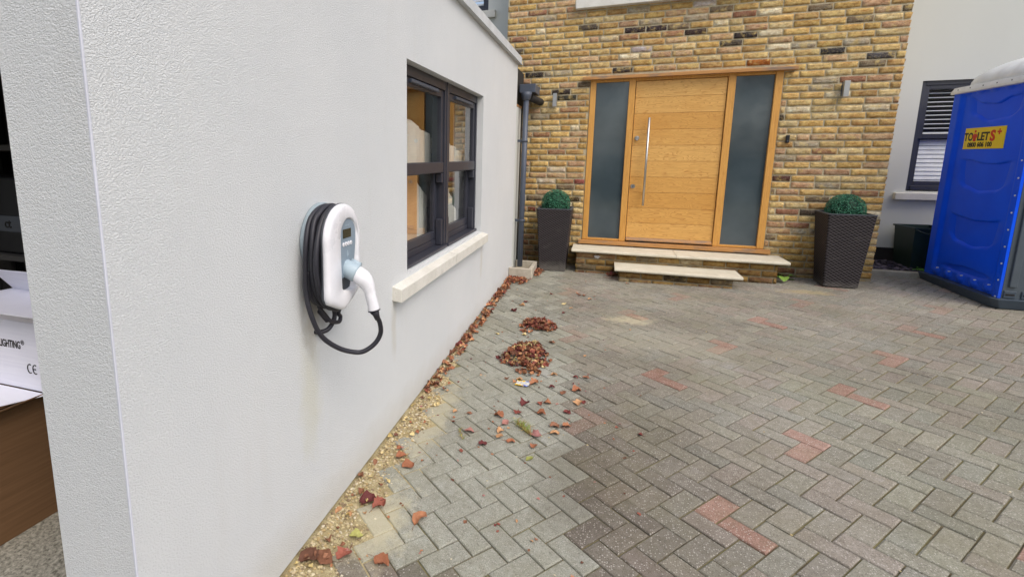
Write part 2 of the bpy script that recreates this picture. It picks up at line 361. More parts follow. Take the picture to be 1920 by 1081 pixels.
M = dict(
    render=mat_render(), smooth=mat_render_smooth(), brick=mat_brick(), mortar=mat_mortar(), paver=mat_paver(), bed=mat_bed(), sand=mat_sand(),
    oak=mat_oak(), oakv=mat_oak_v(), oakw=mat_oak_worn(), frost=mat_frost(), glass=mat_glass('window_glass', (0.92, 0.94, 0.94), 1.6), wicker=mat_wicker(), glass2=mat_glass('clear_glass', (0.98, 0.99, 0.99), 1.18),
    step=mat_stone('step_stone', lin((198, 191, 170)), lin((214, 208, 190))), sill=mat_stone('sill_stone', lin((206, 204, 194)), lin((222, 220, 212))),
    coping=mat_stone('coping_stone', lin((186, 190, 192)), lin((204, 208, 210))), trough=mat_stone('trough_concrete', lin((166, 158, 142)), lin((194, 187, 172)), 11),
    kerb=mat_stone('kerb_concrete', lin((150, 144, 128)), lin((176, 170, 154)), 9), floor=mat_concrete_floor(),
    anth=plain('anthracite_frame', lin((52, 54, 64)), 0.38), anth2=plain('anthracite_pipe', lin((74, 82, 96)), 0.45), bead=plain('bead_plastic', lin((214, 217, 228)), 0.7, spec=0.2),
    steel=plain('brushed_steel', lin((190, 190, 188)), 0.3, 0.9), white=plain('white_plastic', lin((232, 233, 238)), 0.28), greyblue=plain('grey_blue_plastic', lin((132, 148, 162)), 0.4),
    paleblue=plain('pale_blue_plastic', lin((168, 186, 196)), 0.4), plate=plain('back_plate_plastic', lin((144, 158, 166)), 0.45), rubber=plain('cable_rubber', lin((40, 40, 48)), 0.5), black=plain('black_plastic', lin((24, 24, 26)), 0.45),
    screen=plain('lcd_screen', lin((58, 56, 40)), 0.15), gasket=plain('dark_grey_plastic', lin((70, 74, 80)), 0.5),
    blue=plain('blue_plastic', lin((1, 88, 255)), 0.42, var=0.10, scale=2.5, spec=0.15), tgrey=plain('grey_toilet_plastic', lin((74, 84, 92)), 0.5, bump=0.2, bscale=150), roofw=plain('white_roof_plastic', lin((226, 230, 232)), 0.35),
    tbase=plain('skid_plastic', lin((62, 74, 86)), 0.5), yellow=plain('yellow_sticker', lin((244, 212, 20)), 0.4, var=0.02), ink=plain('black_ink', lin((22, 18, 14)), 0.5), red=plain('red_ink', lin((214, 44, 16)), 0.5),
    leaf=mat_vcol('dry_leaf', 0.7, 0.5, 90), pebble=mat_vcol('pebble', 0.85, 0.3, 120), slate=mat_vcol('slate_chipping', 0.7, 0.4, 60, spec=0.4),
    topiary=mat_vcol('artificial_box_leaf', 0.5, 0.2, 40), green=mat_vcol('green_leaf', 0.55, 0.3, 50), bin=plain('dark_green_plastic', lin((30, 50, 44)), 0.5),
    card=mat_card('brown_cardboard', lin((104, 78, 54)), lin((116, 88, 62))), wcard=mat_card('white_cardboard', lin((222, 222, 232)), lin((232, 232, 240))),
    dark=plain('dark_wall', lin((58, 56, 54)), 0.9), room=plain('room_wall', lin((150, 150, 146)), 0.9), blind=plain('blind_slat', lin((242, 244, 244)), 0.6),
    sheet=plain('dust_sheet', lin((226, 224, 214)), 0.7, bump=0.4, bscale=12), grass=mat_vcol('grass_blade', 0.6, 0.3, 60), plinth=plain('dark_plinth', lin((40, 38, 36)), 0.9),
    foil=mat_vcol('wrapper_foil', 0.3, 0.1, 60), ply=mat_card('pale_ply', lin((206, 160, 118)), lin((216, 172, 130))))

# ---------------------------------------------------------------- wall panel with holes
def panel(mb, plane, pos, thick, u0, u1, v0, v1, holes, zbot=None):
    """rectangular wall with openings. plane 'x': u=y, v=z, face at x=pos, body extends to pos+thick. plane 'y': u=x."""
    us = sorted({u0, u1} | {h[0] for h in holes} | {h[1] for h in holes}); vs = sorted({v0, v1} | {h[2] for h in holes} | {h[3] for h in holes})
    us = [u for u in us if u0 <= u <= u1]; vs = [v for v in vs if v0 <= v <= v1]
    def P(u, v, d):
        if zbot and v == v0: v = zbot(u)
        return (pos + d, u, v) if plane == 'x' else (u, pos + d, v)
    def solid(i, j):
        if i < 0 or j < 0 or i >= len(us) - 1 or j >= len(vs) - 1: return False
        a, b = (us[i] + us[i + 1]) / 2, (vs[j] + vs[j + 1]) / 2
        return not any(h[0] < a < h[1] and h[2] < b < h[3] for h in holes)
    for i in range(len(us) - 1):
        for j in range(len(vs) - 1):
            if not solid(i, j): continue
            a, b, c, d = us[i], us[i + 1], vs[j], vs[j + 1]
            for t in (0, thick): mb.quad(P(a, c, t), P(b, c, t), P(b, d, t), P(a, d, t))
            if not solid(i - 1, j): mb.quad(P(a, c, 0), P(a, d, 0), P(a, d, thick), P(a, c, thick))
            if not solid(i + 1, j): mb.quad(P(b, c, 0), P(b, d, 0), P(b, d, thick), P(b, c, thick))
            if not solid(i, j - 1): mb.quad(P(a, c, 0), P(b, c, 0), P(b, c, thick), P(a, c, thick))
            if not solid(i, j + 1): mb.quad(P(a, d, 0), P(b, d, 0), P(b, d, thick), P(a, d, thick))

# ================================================================ GROUND
mb = MB(); K = 20
for i in range(-3, 4):
    for j in range(-3, 4):
        x0, y0 = i * 12, j * 12
        mb.quad(*[(x, y, gz(x, y) - 0.0095) for x, y in ((x0, y0), (x0 + 12, y0), (x0 + 12, y0 + 12), (x0, y0 + 12))])
tag(mb.build('ground', M['bed']), kind='structure')
mb = MB(); mb.quad(*[(x, y, gz(x, y) + 0.0) for x, y in ((-3.4, 0.70), (-0.02, 0.70), (-0.02, 6.15), (-3.4, 6.15))])
tag(mb.build('garage_floor', M['floor']), kind='structure')

TH = -0.6856582434361402; OFF = (0.43178963016941285, 1.8756751703491172); UNIT = 0.097
cu, su = math.cos(TH), math.sin(TH)
def g2w(u, v): return (OFF[0] + UNIT * (u * cu - v * su), OFF[1] + UNIT * (u * su + v * cu))
def clip(poly, a, b, c):     # keep a*x+b*y<=c
    out = []
    for i in range(len(poly)):
        p, q = poly[i], poly[(i + 1) % len(poly)]
        dp, dq = a * p[0] + b * p[1] - c, a * q[0] + b * q[1] - c
        if dp <= 0: out.append(p)
        if dp * dq < 0:
            t = dp / (dp - dq); out.append((p[0] + t * (q[0] - p[0]), p[1] + t * (q[1] - p[1])))
    return out
def edge_x(y): return 0.155 + 0.02 * math.sin(y * 5) if y < 2.4 else max(0.02, 0.155 - (y - 2.4) * 0.085)
reds = set()
for base, dv in (((0, 0), 0),):
    for m_ in range(-4, 5):
        for n_ in range(-4, 5):
            ou, ov = -10 * m_ - 2 * n_, 10 * m_ + 18 * n_
            reds |= {('v', 6 + ou, 10 + ov), ('u', 7 + ou, 10 + ov), ('v', 6 + ou, 18 + ov), ('u', 5 + ou, 20 + ov)}
rp = random.Random(3)
mb = MB()
def sstep_(t): t = max(0, min(1, t)); return t * t * (3 - 2 * t)
def paver(kind, u, v):
    g = 0.024 + rp.random() * 0.014
    U0, U1, V0, V1 = (u, u + 1, v, v + 2) if kind == 'v' else (u, u + 2, v, v + 1)
    cxu, cyv = (U0 + U1) / 2, (V0 + V1) / 2; wx, wy = g2w(cxu, cyv)
    if wx < edge_x(wy) - 0.01 or wy < -2.2 or wy > 7.3 or wx > 8.5: return
    if wy > 7.02 and wx < 3.88: return
    jr = (rp.random() - 0.5) * 0.018; du, dv = (rp.random() - 0.5) * 0.02, (rp.random() - 0.5) * 0.02
    P = []
    for a, b in ((U0 + g, V0 + g), (U1 - g, V0 + g), (U1 - g, V1 - g), (U0 + g, V1 - g)):
        a -= cxu; b -= cyv; P.append(g2w(cxu + du + a * math.cos(jr) - b * math.sin(jr), cyv + dv + a * math.sin(jr) + b * math.cos(jr)))
    P = clip(P, -1, 0, -0.012)
    if wx > 3.88: P = clip(P, 0, 1, 7.235)
    else: P = clip(P, 0, 1, 6.92) if wy > 6.7 else P
    if len(P) < 3: return
    cx, cy = sum(p[0] for p in P) / len(P), sum(p[1] for p in P) / len(P)
    # colour of the block
    s = U0 + V0; light = (cxu + cyv) < 8.6 and (cxu - cyv) < 4.6
    t = min(1, max(0, (wy - 3.0) / 2.2))
    if light: base = lin((166, 165, 155)); k = 1 - 0.30 * t * rp.random()
    else:
        base = lin(rp.choice([(152, 147, 137), (155, 149, 138), (148, 142, 133), (153, 149, 137), (156, 147, 138), (148, 145, 136)])); k = 1.0
        q_ = sstep_((1.95 - wx) / 0.9) * sstep_((3.6 - wy) / 1.2); base = tuple(x * (1 - q_ * y_) for x, y_ in zip(base, (0.26, 0.295, 0.30)))
        if wx > 1.7: base = tuple(x * 1.05 for x in base)
        if wx > 2.2 and wy < 4: base = tuple(x * y for x, y in zip(base, (1.0, 1.02, 0.98)))
    k *= 0.94 + rp.random() * 0.12
    if light and k > 0.9: k = 0.96 + 0.08 * rp.random()
    col = tuple(x * k for x in base)
    if (kind, u, v) in reds and not light:
        col = lin(rp.choice([(170, 138, 125), (166, 132, 120), (174, 143, 131)]))
        if wx < 1.35: col = tuple(0.45 * a + 0.55 * b for a, b in zip(col, base))
        elif wy > 5.2: col = tuple(0.6 * a + 0.4 * b for a, b in zip(col, base))
    mb.col = tuple(x * y_ for x, y_ in zip(col, (1.03, 1.06, 1.05)))
    dz = (rp.random() - 0.5) * 0.003; ta, tb = (rp.random() - 0.5) * 0.02, (rp.random() - 0.5) * 0.02
    sink = -0.004 * math.exp(-((wx - 3.6) ** 2 + (wy - 4.2) ** 2) / 2)
    def Z(x, y): return gz(x, y) + dz + ta * (x - cx) + tb * (y - cy) + sink
    def ins(d):
        r = []
        for x, y in P:
            l = math.hypot(x - cx, y - cy) + 1e-6; k_ = max(0, 1 - d * 1.6 / l); r.append((cx + (x - cx) * k_, cy + (y - cy) * k_))
        return r
    A = [(x, y, Z(x, y) - 0.022) for x, y in P]; B = [(x, y, Z(x, y) - 0.0045) for x, y in P]; D = [(x, y, Z(x, y)) for x, y in ins(0.0045)]
    mb.rings([A, B, D], False, True, smooth=False)
for u in range(-110, 110):
    for v in range(-70, 120):
        wx, wy = g2w(u, v)
        if wx < -0.3 or wx > 8.7 or wy < -2.5 or wy > 7.6: continue
        d = (v - u) % 4
        if d == 0: paver('v', u, v)
        elif d == 3: paver('u', u, v)
tag(mb.build('driveway', M['paver']), kind='structure')

# sandy strip that the blocks stop short of, with gravel in it
mb = MB(); ys = [0.6 + 0.1 * i for i in range(58)]
for a, b in zip(ys, ys[1:]):
    wa, wb = edge_x(a) + 0.16, edge_x(b) + 0.16
    if a > 3.3: wa, wb = edge_x(a) + 0.03, edge_x(b) + 0.03
    mb.quad((-0.02, a, gz(0, a) - 0.008), (wa, a, gz(wa, a) - 0.006), (wb, b, gz(wb, b) - 0.006), (-0.02, b, gz(0, b) - 0.008))
tag(mb.build('sand_strip', M['sand']), kind='structure')
mb = MB(); r = random.Random(5)
pc = [lin(c) for c in ((206, 192, 150), (192, 174, 130), (210, 200, 168), (166, 150, 118), (186, 172, 140), (216, 208, 184), (180, 160, 116), (140, 124, 100), (202, 188, 148), (196, 182, 150), (176, 162, 134))]
def stone(mb, x, y, z, s, rr, flat=0.6):
    a0 = rr.random() * 6.28; n = 6; top = []; mid = []
    for k in range(n):
        a = a0 + k * 6.28318 / n; q = s * (0.75 + 0.5 * rr.random()); mid.append((x + math.cos(a) * q, y + math.sin(a) * q * 0.8, z + s * flat * 0.35)); top.append((x + math.cos(a) * q * 0.5, y + math.sin(a) * q * 0.4, z + s * flat * (0.8 + 0.3 * rr.random())))
    lo = [(p[0], p[1], z - s * 0.3) for p in mid]
    mb.rings([lo, mid, top], False, True, smooth=False)
for _ in range(5200):
    y = 1.0 + 3.0 * r.random() ** 1.3 * 1.1
    wdt = edge_x(y) + (0.035 if y < 3 else 0.01)
    x = 0.012 + wdt * (r.random() ** 1.15)
    if y < 1.95 and r.random() < 0.5 and x > 0.09: continue
    mb.col = r.choice(pc); s = 0.003 + 0.006 * r.random() ** 1.6
    stone(mb, x, y, gz(x, y) - 0.006 + 0.004 * r.random(), s, r)
for _ in range(60):     # stray chips on the paving
    x, y = 0.2 + 3.5 * r.random(), 1.2 + 4.5 * r.random(); mb.col = r.choice(pc[:3] + pc[5:6]); stone(mb, x, y, gz(x, y), 0.003 + 0.003 * r.random(), r)
tag(mb.build('gravel', M['pebble']), 'loose tan and cream gravel along the foot of the white garage wall', 'gravel', kind='stuff')

# ================================================================ BRICK HOUSE
house = thing('brick_house', 'two storey house with yellow stock brick bay, white render wings and oak front door', 'house', (2.0, YF, 0.15))
DX0, DX1, DZ0, DZ1 = 0.806, 2.857, 0.436, 2.525      # door opening
BX0, BX1, BTOP = -0.269, 3.905, 4.9
mb = MB()
MY = YF + 0.0075
panel(mb, 'y', MY, 0.30, BX0 + 0.004, BX1 - 0.006, -0.1, BTOP, [(DX0, DX1, DZ0, DZ1)])
mb.box(BX0 + 0.004, BX0 + 0.2, MY + 0.3, 8.2, -0.1, BTOP); mb.box(BX1 - 0.3, BX1 - 0.006, MY + 0.3, 8.2, -0.1, BTOP)
mb.build('mortar_backing', M['mortar'], house)
BC = [((208, 172, 96), 22), ((196, 158, 78), 20), ((206, 178, 112), 16), ((184, 146, 82), 12), ((208, 186, 132), 9), ((196, 162, 122), 9), ((184, 146, 112), 6), ((164, 120, 86), 3.5), ((218, 208, 178), 3), ((122, 108, 88), 3), ((84, 76, 70), 1.6), ((164, 154, 134), 5), ((150, 104, 80), 1.2)]
rb = random.Random(11)
def bcol():
    t = rb.random() * sum(w_ for _, w_ in BC)
    for c, w_ in BC:
        t -= w_
        if t <= 0: break
    k = 1.12 + 0.36 * rb.random(); c = lin(c); g = sum(c) / 3; return tuple((g + (x - g) * 0.80) * k * y for x, y in zip(c, (1.0, 1.03, 0.98)))
def brick(mb, u0, u1, z0, z1, pos, ax='y', sgn=-1, nx=12, nz=5, proud=0.011, rug=1.0):
    """one brick face with worn edges: u along the wall, standing proud of the mortar by 'proud'"""
    sd_ = rb.random() * 100; tilt = (rb.random() - 0.5) * 0.004; G = []
    for j in range(nz + 1):
        row = []
        for i in range(nx + 1):
            fu, fz = i / nx, j / nz; u = u0 + (u1 - u0) * fu; z = z0 + (z1 - z0) * fz + tilt * (fu - 0.5)
            n1 = noise.noise((u * 28 + sd_, z * 28, sd_)); n2 = noise.noise((u * 70, z * 70 + sd_, 3.3))
            edge = i in (0, nx) or j in (0, nz)
            if j == 0: z += (abs(n1) * 0.012 + abs(n2) * 0.006) * rug
            if j == nz: z -= (abs(n1) * 0.007 + abs(n2) * 0.004) * rug
            if i == 0: u += abs(n2) * 0.008
            if i == nx: u -= abs(n2) * 0.008
            d = (proud + n1 * 0.0025 + n2 * 0.0030) if not edge else -0.002
            if not edge and (i in (1, nx - 1) or j in (1, nz - 1)): d -= 0.0003
            if not edge:
                # pull the inner ring close to the edge so the face stays broad
                if i == 1: u = u0 + 0.002 + abs(n2) * 0.008
                if i == nx - 1: u = u1 - 0.002 - abs(n2) * 0.008
                if j == 1: z = z0 + 0.0015 + (abs(n1) * 0.012 + abs(n2) * 0.006) * rug
                if j == nz - 1: z = z1 - 0.0015 - (abs(n1) * 0.007 + abs(n2) * 0.004) * rug
            p = pos + sgn * d
            row.append(mb.V((u, p, z) if ax == 'y' else (p, u, z)))
        G.append(row)
    for j in range(nz):
        for i in range(nx): mb.F([G[j][i], G[j][i + 1], G[j + 1][i + 1], G[j + 1][i]], 0 < i < nx - 1 and 0 < j < nz - 1)
SPEC = {}   # bricks of a striking colour, (x, z) -> colour
for x, z, c in ((3.20, 2.68, (66, 66, 70)), (3.76, 2.60, (92, 92, 96)), (0.17, 2.66, (58, 54, 56)), (0.40, 2.43, (58, 52, 54)), (0.16, 2.44, (62, 58, 52)), (0.60, 2.35, (60, 62, 58)), (0.24, 1.24, (222, 212, 190)), (0.0, 0.985, (230, 224, 208)), (0.10, 0.86, (120, 50, 52)),
                (0.33, 1.38, (222, 216, 200)), (1.25, 3.05, (66, 56, 62)), (1.10, 2.60, (70, 66, 70)), (1.95, 3.0, (72, 60, 58)), (1.56, 3.09, (70, 60, 66)), (2.37, 2.95, (60, 56, 60)), (3.0, 1.31, (96, 68, 62)), (1.9, 3.31, (225, 222, 220)), (1.02, 2.98, (222, 210, 176)), (1.42, 2.83, (196, 190, 192)), (0.75, 0.98, (84, 70, 50)), (0.78, 1.27, (160, 96, 90)), (2.6, 2.62, (176, 110, 50))):
    SPEC[(x, z)] = lin(c)
mb = MB(); BL = 0.2355; J = 0.0095
row = -25
for k in range(-23, 41):
    z1 = Z0 - k * HB - J / 2; z0 = z1 - HB + J
    if z0 < 0.06: continue
    x = BX0 - (BL / 2 if k % 2 else 0) - 0.0
    wob = (rb.random() - 0.5) * 0.05
    x += wob
    while x < BX1 - 0.02:
        L_ = BL + (rb.random() - 0.5) * 0.022
        if rb.random() < 0.07: L_ = BL * (0.45 + 0.25 * rb.random())
        a, b = max(x + J / 2, BX0), min(x + L_ - J / 2, BX1 + (rb.random() - 0.6) * 0.008)
        if BX1 - b < 0.05: b = BX1 + (rb.random() - 0.6) * 0.008
        x += L_
        if z1 > DZ0 - 0.005 and z0 < DZ1 + 0.005:
            if a < DX0 < b: b = DX0 - 0.004
            if a < DX1 < b: a = DX1 + 0.004
            if a >= DX0 - 0.003 and b <= DX1 + 0.003: continue
        if b - a < 0.03: continue
        mb.col = bcol()
        for (sx, sz), c in SPEC.items():
            if a < sx < b and z0 - 0.004 < sz < z1 + 0.004: mb.col = c
        brick(mb, a, b, z0, z1, MY, proud=0.0075 + (rb.random() - 0.5) * 0.006, nx=12 if b - a > 0.15 else 7)
mb.build('brick_facing', M['brick'], house)
mb = MB()
for k in range(-23, 41):
    z1 = Z0 - k * HB - J / 2; z0 = z1 - HB + J
    if z0 < 0.06: continue
    y = YF + (BL / 2 if k % 2 else BL) - BL
    while y < 7.99:
        a, b = max(y + J / 2, YF), min(y + BL - J / 2, 7.99); y += BL
        if b - a < 0.03: continue
        mb.col = bcol(); brick(mb, a, b, z0, z1, BX1 - 0.006, 'x', 1, nx=5, nz=2)
mb.build('brick_return', M['brick'], house)

# white rendered wings
RW = 8.0
mb = MB(); panel(mb, 'y', RW, 0.3, 3.85, 8.5, 0.43, 4.9, [(4.552, 5.75, 1.15, 2.468)]); mb.build('rendered_wall', M['smooth'], house)
mb = MB(); mb.box(3.85, 8.5, RW + 0.015, RW + 0.25, 0.0, 0.428); mb.build('plinth', M['plinth'], house)
LW = 7.6
mb = MB(); panel(mb, 'y', LW, 0.3, -6.0, BX0 + 0.05, 2.0, 5.4, [(-1.9, -0.688, 3.665, 5.0)]); mb.build('rendered_wall', M['smooth'], house)
def sash_window(parent, ax, pos, sg, u0, u1, z0, z1, rail, mat=M['anth'], blind=None, fw=0.05, gl='glass2'):
    """vertical sliding window. face plane at pos, going inwards along sg. ax 'y': u is x."""
    def bx(mb, a, b, d0, d1, c, d):
        p0, p1 = sorted((pos + sg * d0, pos + sg * d1))
        if ax == 'y': mb.box(a, b, p0, p1, c, d, 0.003)
        else: mb.box(p0, p1, a, b, c, d, 0.003)
    mb = MB()
    bx(mb, u0, u0 + fw, 0, .07, z0, z1); bx(mb, u1 - fw, u1, 0, .07, z0, z1); bx(mb, u0 + fw, u1 - fw, 0, .07, z1 - fw, z1); bx(mb, u0 + fw, u1 - fw, -0.01, .07, z0, z0 + fw)
    fr = mb.build('window_frame', mat, parent)
    s = 0.045
    for nm, a, b, d in (('upper_sash', rail, z1 - fw, 0.012), ('lower_sash', z0 + fw, rail + 0.03, 0.045)):
        mb = MB(); A, B = u0 + fw, u1 - fw
        bx(mb, A, A + s, d, d + .03, a, b); bx(mb, B - s, B, d, d + .03, a, b); bx(mb, A + s, B - s, d, d + .03, b - s, b); bx(mb, A + s, B - s, d, d + .03, a, a + s + 0.012)
        mb.build(nm, mat, fr)
        mb = MB(); q = pos + sg * (d + 0.015)
        if ax == 'y': mb.quad((A + s, q, a + s), (B - s, q, a + s), (B - s, q, b - s), (A + s, q, b - s))
        else: mb.quad((q, A + s, a + s), (q, B - s, a + s), (q, B - s, b - s), (q, A + s, b - s))
        mb.build('pane', M[gl], fr)
    return fr
W1 = sash_window(house, 'y', RW + 0.03, 1, 4.552, 5.75, 1.165, 2.468, 1.79)
mb = MB()
for i in range(11):       # upper blind slats are open, lower ones shut
    z = 1.86 + i * 0.052; mb.box(4.62, 5.7, RW + 0.12, RW + 0.165, z, z + 0.008)
for i in range(12):
    z = 1.24 + i * 0.052; mb.quad((4.60, RW + 0.112, z), (5.7, RW + 0.112, z), (5.7, RW + 0.122, z + 0.048), (4.60, RW + 0.122, z + 0.048))
mb.build('window_blind', M['blind'], W1)
mb = MB(); mb.box(4.4, 6.0, RW + 0.32, RW + 1.8, 0.9, 2.7); mb.build('room_interior', M['dark'], W1)
mb = MB(); mb.box(4.437, 5.85, RW - 0.06, RW + 0.03, 1.045, 1.13, 0.006); mb.build('window_sill', M['sill'], house)
W2 = sash_window(house, 'y', LW + 0.06, 1, -1.9, -0.690, 3.67, 5.0, 4.3)
mb = MB()
for i in range(9): mb.box(-1.83, -0.76, LW + 0.16, LW + 0.19, 3.74 + i * 0.06, 3.76 + i * 0.06)
mb.build('window_blind', M['blind'], W2)
mb = MB(); mb.box(-2.05, -0.573, LW - 0.07, LW + 0.05, 3.56, 3.66, 0.006); mb.build('window_sill', M['sill'], house)
# sill of the upper brick-bay window
mb = MB(); mb.box(0.585, 2.6, YF - 0.08, YF + 0.02, 3.372, 3.475, 0.006); mb.build('window_sill', M['sill'], house)

# oak door set
fy = YF - 0.004
mb = MB()
for a, b in ((DX0 + 0.004, 0.878), (1.262, 1.335), (2.322, 2.398), (2.782, DX1 - 0.004)): mb.box(a, b, fy, fy + 0.11, 0.492, DZ1 - 0.004, 0.003)
for a, b in ((0.878, 1.262), (1.335, 2.322), (2.398, 2.782)):
    mb.box(a, b, fy + 0.006, fy + 0.104, 2.488, DZ1 - 0.004, 0.003)
for a, b in ((0.878, 1.262), (2.398, 2.782)): mb.box(a, b, fy + 0.006, fy + 0.104, 0.492, 0.516, 0.003)
DF = mb.build('door_frame', M['oakv'], house)
mb = MB(); mb.box(0.762, 2.915, YF - 0.055, YF + 0.10, 0.440, 0.488, 0.005); mb.build('door_sill', M['oakw'], DF)
mb = MB(); mb.prism([(YF - 0.085, 2.519), (YF + 0.02, 2.519), (YF + 0.02, 2.572), (YF - 0.085, 2.548)], 'x', 0.712, 2.962); mb.build('weather_hood', M['oakw'], DF)
for a, b in ((0.882, 1.258), (2.402, 2.778)):
    mb = MB(); n = 8
    mb.quad((a - 0.003, fy + 0.035, 0.512), (b + 0.003, fy + 0.035, 0.512), (b + 0.003, fy + 0.035, 2.49), (a - 0.003, fy + 0.035, 2.49)); mb.build('side_light', M['frost'], house)
mb = MB(); rd = random.Random(4); z = 0.545; hgt = (2.482 - 0.545) / 10
for i in range(10):
    mb.col = (rd.random(), rd.random(), (0.8, 0.55, 0.35, 0.5, 0.75, 0.9, 0.6, 0.35, 0.8, 0.95)[i])
    mb.box(1.342, 2.316, fy + 0.022, fy + 0.06, z + 0.0015, z + hgt - 0.0015, 0.0018); z += hgt
mb.col = (.2, .2, .4); mb.box(1.346, 2.312, fy + 0.03, fy + 0.058, 0.52, 2.484)
DR = mb.build('front_door', M['oak'], house)
mb = MB(); mb.col = (.4, .7, .9); mb.prism([(fy - 0.012, 0.508), (fy + 0.03, 0.508), (fy + 0.03, 0.547), (fy + 0.012, 0.547), (fy - 0.012, 0.52)], 'x', 1.345, 2.313); mb.build('weather_bar', M['oakw'], DR)
mb = MB(); hx = 1.512; mb.cyl((hx, fy - 0.055, 0.965), (hx, fy - 0.055, 2.04), 0.0135, 14)
for z in (1.13, 1.88): mb.cyl((hx, fy - 0.055, z), (hx, fy + 0.025, z), 0.009, 10)
mb.build('pull_handle', M['steel'], DR)
mb = MB(); mb.cyl((1.392, fy + 0.022, 1.80), (1.392, fy + 0.004, 1.80), 0.026, 20); mb.box(1.380, 1.402, fy - 0.018, fy + 0.006, 1.768, 1.822, 0.005); mb.build('night_latch', M['steel'], DR)
mb = MB(); mb.cyl((1.384, fy + 0.022, 1.201), (1.384, fy + 0.008, 1.201), 0.026, 20); mb.build('lock_escutcheon', M['steel'], DR)
mb = MB(); mb.box(1.381, 1.387, fy + 0.004, fy + 0.0085, 1.186, 1.212); mb.build('keyhole', M['black'], DR)
# hallway behind so the frosted lights stay dark
mb = MB(); mb.box(0.7, 3.0, MY + 0.31, MY + 0.4, 0.2, 2.8); mb.build('hall_partition', M['dark'], house)

# stone steps on brick piers
steps = thing('entrance_steps', 'two pale stone steps on brick piers below the oak front door', 'steps', (1.84, 6.5, 0.13))
def pier(x0, x1, y0, y1, zt, zb):
    mb = MB(); mb.box(x0 + 0.008, x1 - 0.008, y0 + 0.008, y1, zb - 0.1, zt - 0.002); mb.build('pier_mortar', M['mortar'], steps)
    mb = MB(); k = 0; z1 = zt - 0.012
    while z1 > zb + 0.01:
        z0 = max(z1 - HB + J, zb - 0.03); x = x0 - (BL / 2 if k % 2 else 0)
        while x < x1:
            a, b = max(x + J / 2, x0), min(x + BL - J / 2, x1); x += BL
            if b - a > 0.03:
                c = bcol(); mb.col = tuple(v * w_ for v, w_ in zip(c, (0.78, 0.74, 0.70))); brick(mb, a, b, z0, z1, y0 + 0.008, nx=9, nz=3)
        for sg, px_ in ((-1, x0 + 0.008), (1, x1 - 0.008)):
            y = y0 - (0 if k % 2 else BL / 2)
            while y < y1:
                a, b = max(y + J / 2, y0), min(y + BL - J / 2, y1); y += BL
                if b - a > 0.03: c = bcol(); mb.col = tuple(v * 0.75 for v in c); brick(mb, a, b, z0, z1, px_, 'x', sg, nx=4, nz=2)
        z1 -= HB; k += 1
    mb.build('brick_pier', M['brick'], steps)
pier(0.762, 2.918, 6.535, 6.90, 0.388, 0.11); pier(1.268, 2.422, 6.195, 6.53, 0.250, 0.12)
def slab(x0, x1, y0, y1, z0, z1):
    mb = MB(); r_ = (z1 - z0) / 2; poly = [(y1, z0), (y1, z1)] + [(y0 + r_ - r_ * math.sin(a), (z0 + z1) / 2 + r_ * math.cos(a)) for a in [math.pi * i / 8 for i in range(9)]]
    mb.prism(poly, 'x', x0, x1)
    mb.build('tread_slab', M['step'], steps)
slab(0.708, 1.884, 6.465, 6.908, 0.388, 0.423); slab(1.888, 3.008, 6.465, 6.908, 0.388, 0.423); slab(1.218, 2.505, 6.135, 6.53, 0.250, 0.286)
mb = MB(); mb.col = lin((210, 208, 206))
mb.F([mb.V(1.016 + 0.036 * math.cos(a) * (1 + .25 * math.sin(3 * a)), 6.5285, 0.335 + 0.017 * math.sin(a) * (1 + .3 * math.cos(5 * a))) for a in [i * 0.45 for i in range(14)]])
mb.build('paint_mark', M['leaf'], steps)

# wall lamps and doorbell
for x, z, lab in ((0.383, 2.291, 'slim steel up and down wall lamp on the bricks left of the oak door'), (3.4145, 2.290, 'slim steel up and down wall lamp on the bricks right of the oak door')):
    t = thing('wall_lamp', lab, 'wall lamp', (x, YF, z), 'steel wall lamps on the brick front')
    mb = MB(); mb.box(x - 0.024, x + 0.024, YF - 0.085, YF - 0.035, z - 0.083, z + 0.083, 0.001); mb.build('lamp_body', M['steel'], t)
    mb = MB(); mb.box(x - 0.029, x + 0.025, YF - 0.0345, YF - 0.0285, z - 0.075, z + 0.075, 0.002); mb.box(x - 0.022, x + 0.022, YF - 0.028, YF + 0.006, z - 0.055, z + 0.05); mb.build('wall_bracket', M['gasket'], t)
t = thing('doorbell', 'small black doorbell button on the bricks beside the oak frame', 'doorbell', (2.958, YF, 1.768))
mb = MB(); mb.box(2.941, 2.975, YF - 0.026, YF + 0.004, 1.725, 1.812, 0.005); mb.build('doorbell_case', M['black'], t)
mb = MB(); mb.cyl((2.958, YF - 0.026, 1.746), (2.958, YF - 0.029, 1.746), 0.009, 14); mb.build('button', M['gasket'], t)

# ================================================================ GARAGE
garage = thing('rendered_garage', 'white textured render garage with sash window, stone sill and grey coping', 'garage', (-1.6, 3.5, 0.0))
GY0, GY1, GT = 0.785, 6.238, 2.655
WY0, WY1, WZ0, WZ1 = 2.650, 4.500, 0.885, 2.098
mb = MB()
def solid_wall(mb):
    # the +x face wall with the window opening
    panel(mb, 'x', 0.0, -0.277, GY0, GY1, -0.05, GT, [(WY0, WY1, WZ0, WZ1)], zbot=lambda y: gz(0, y) + 0.006)
solid_wall(mb)
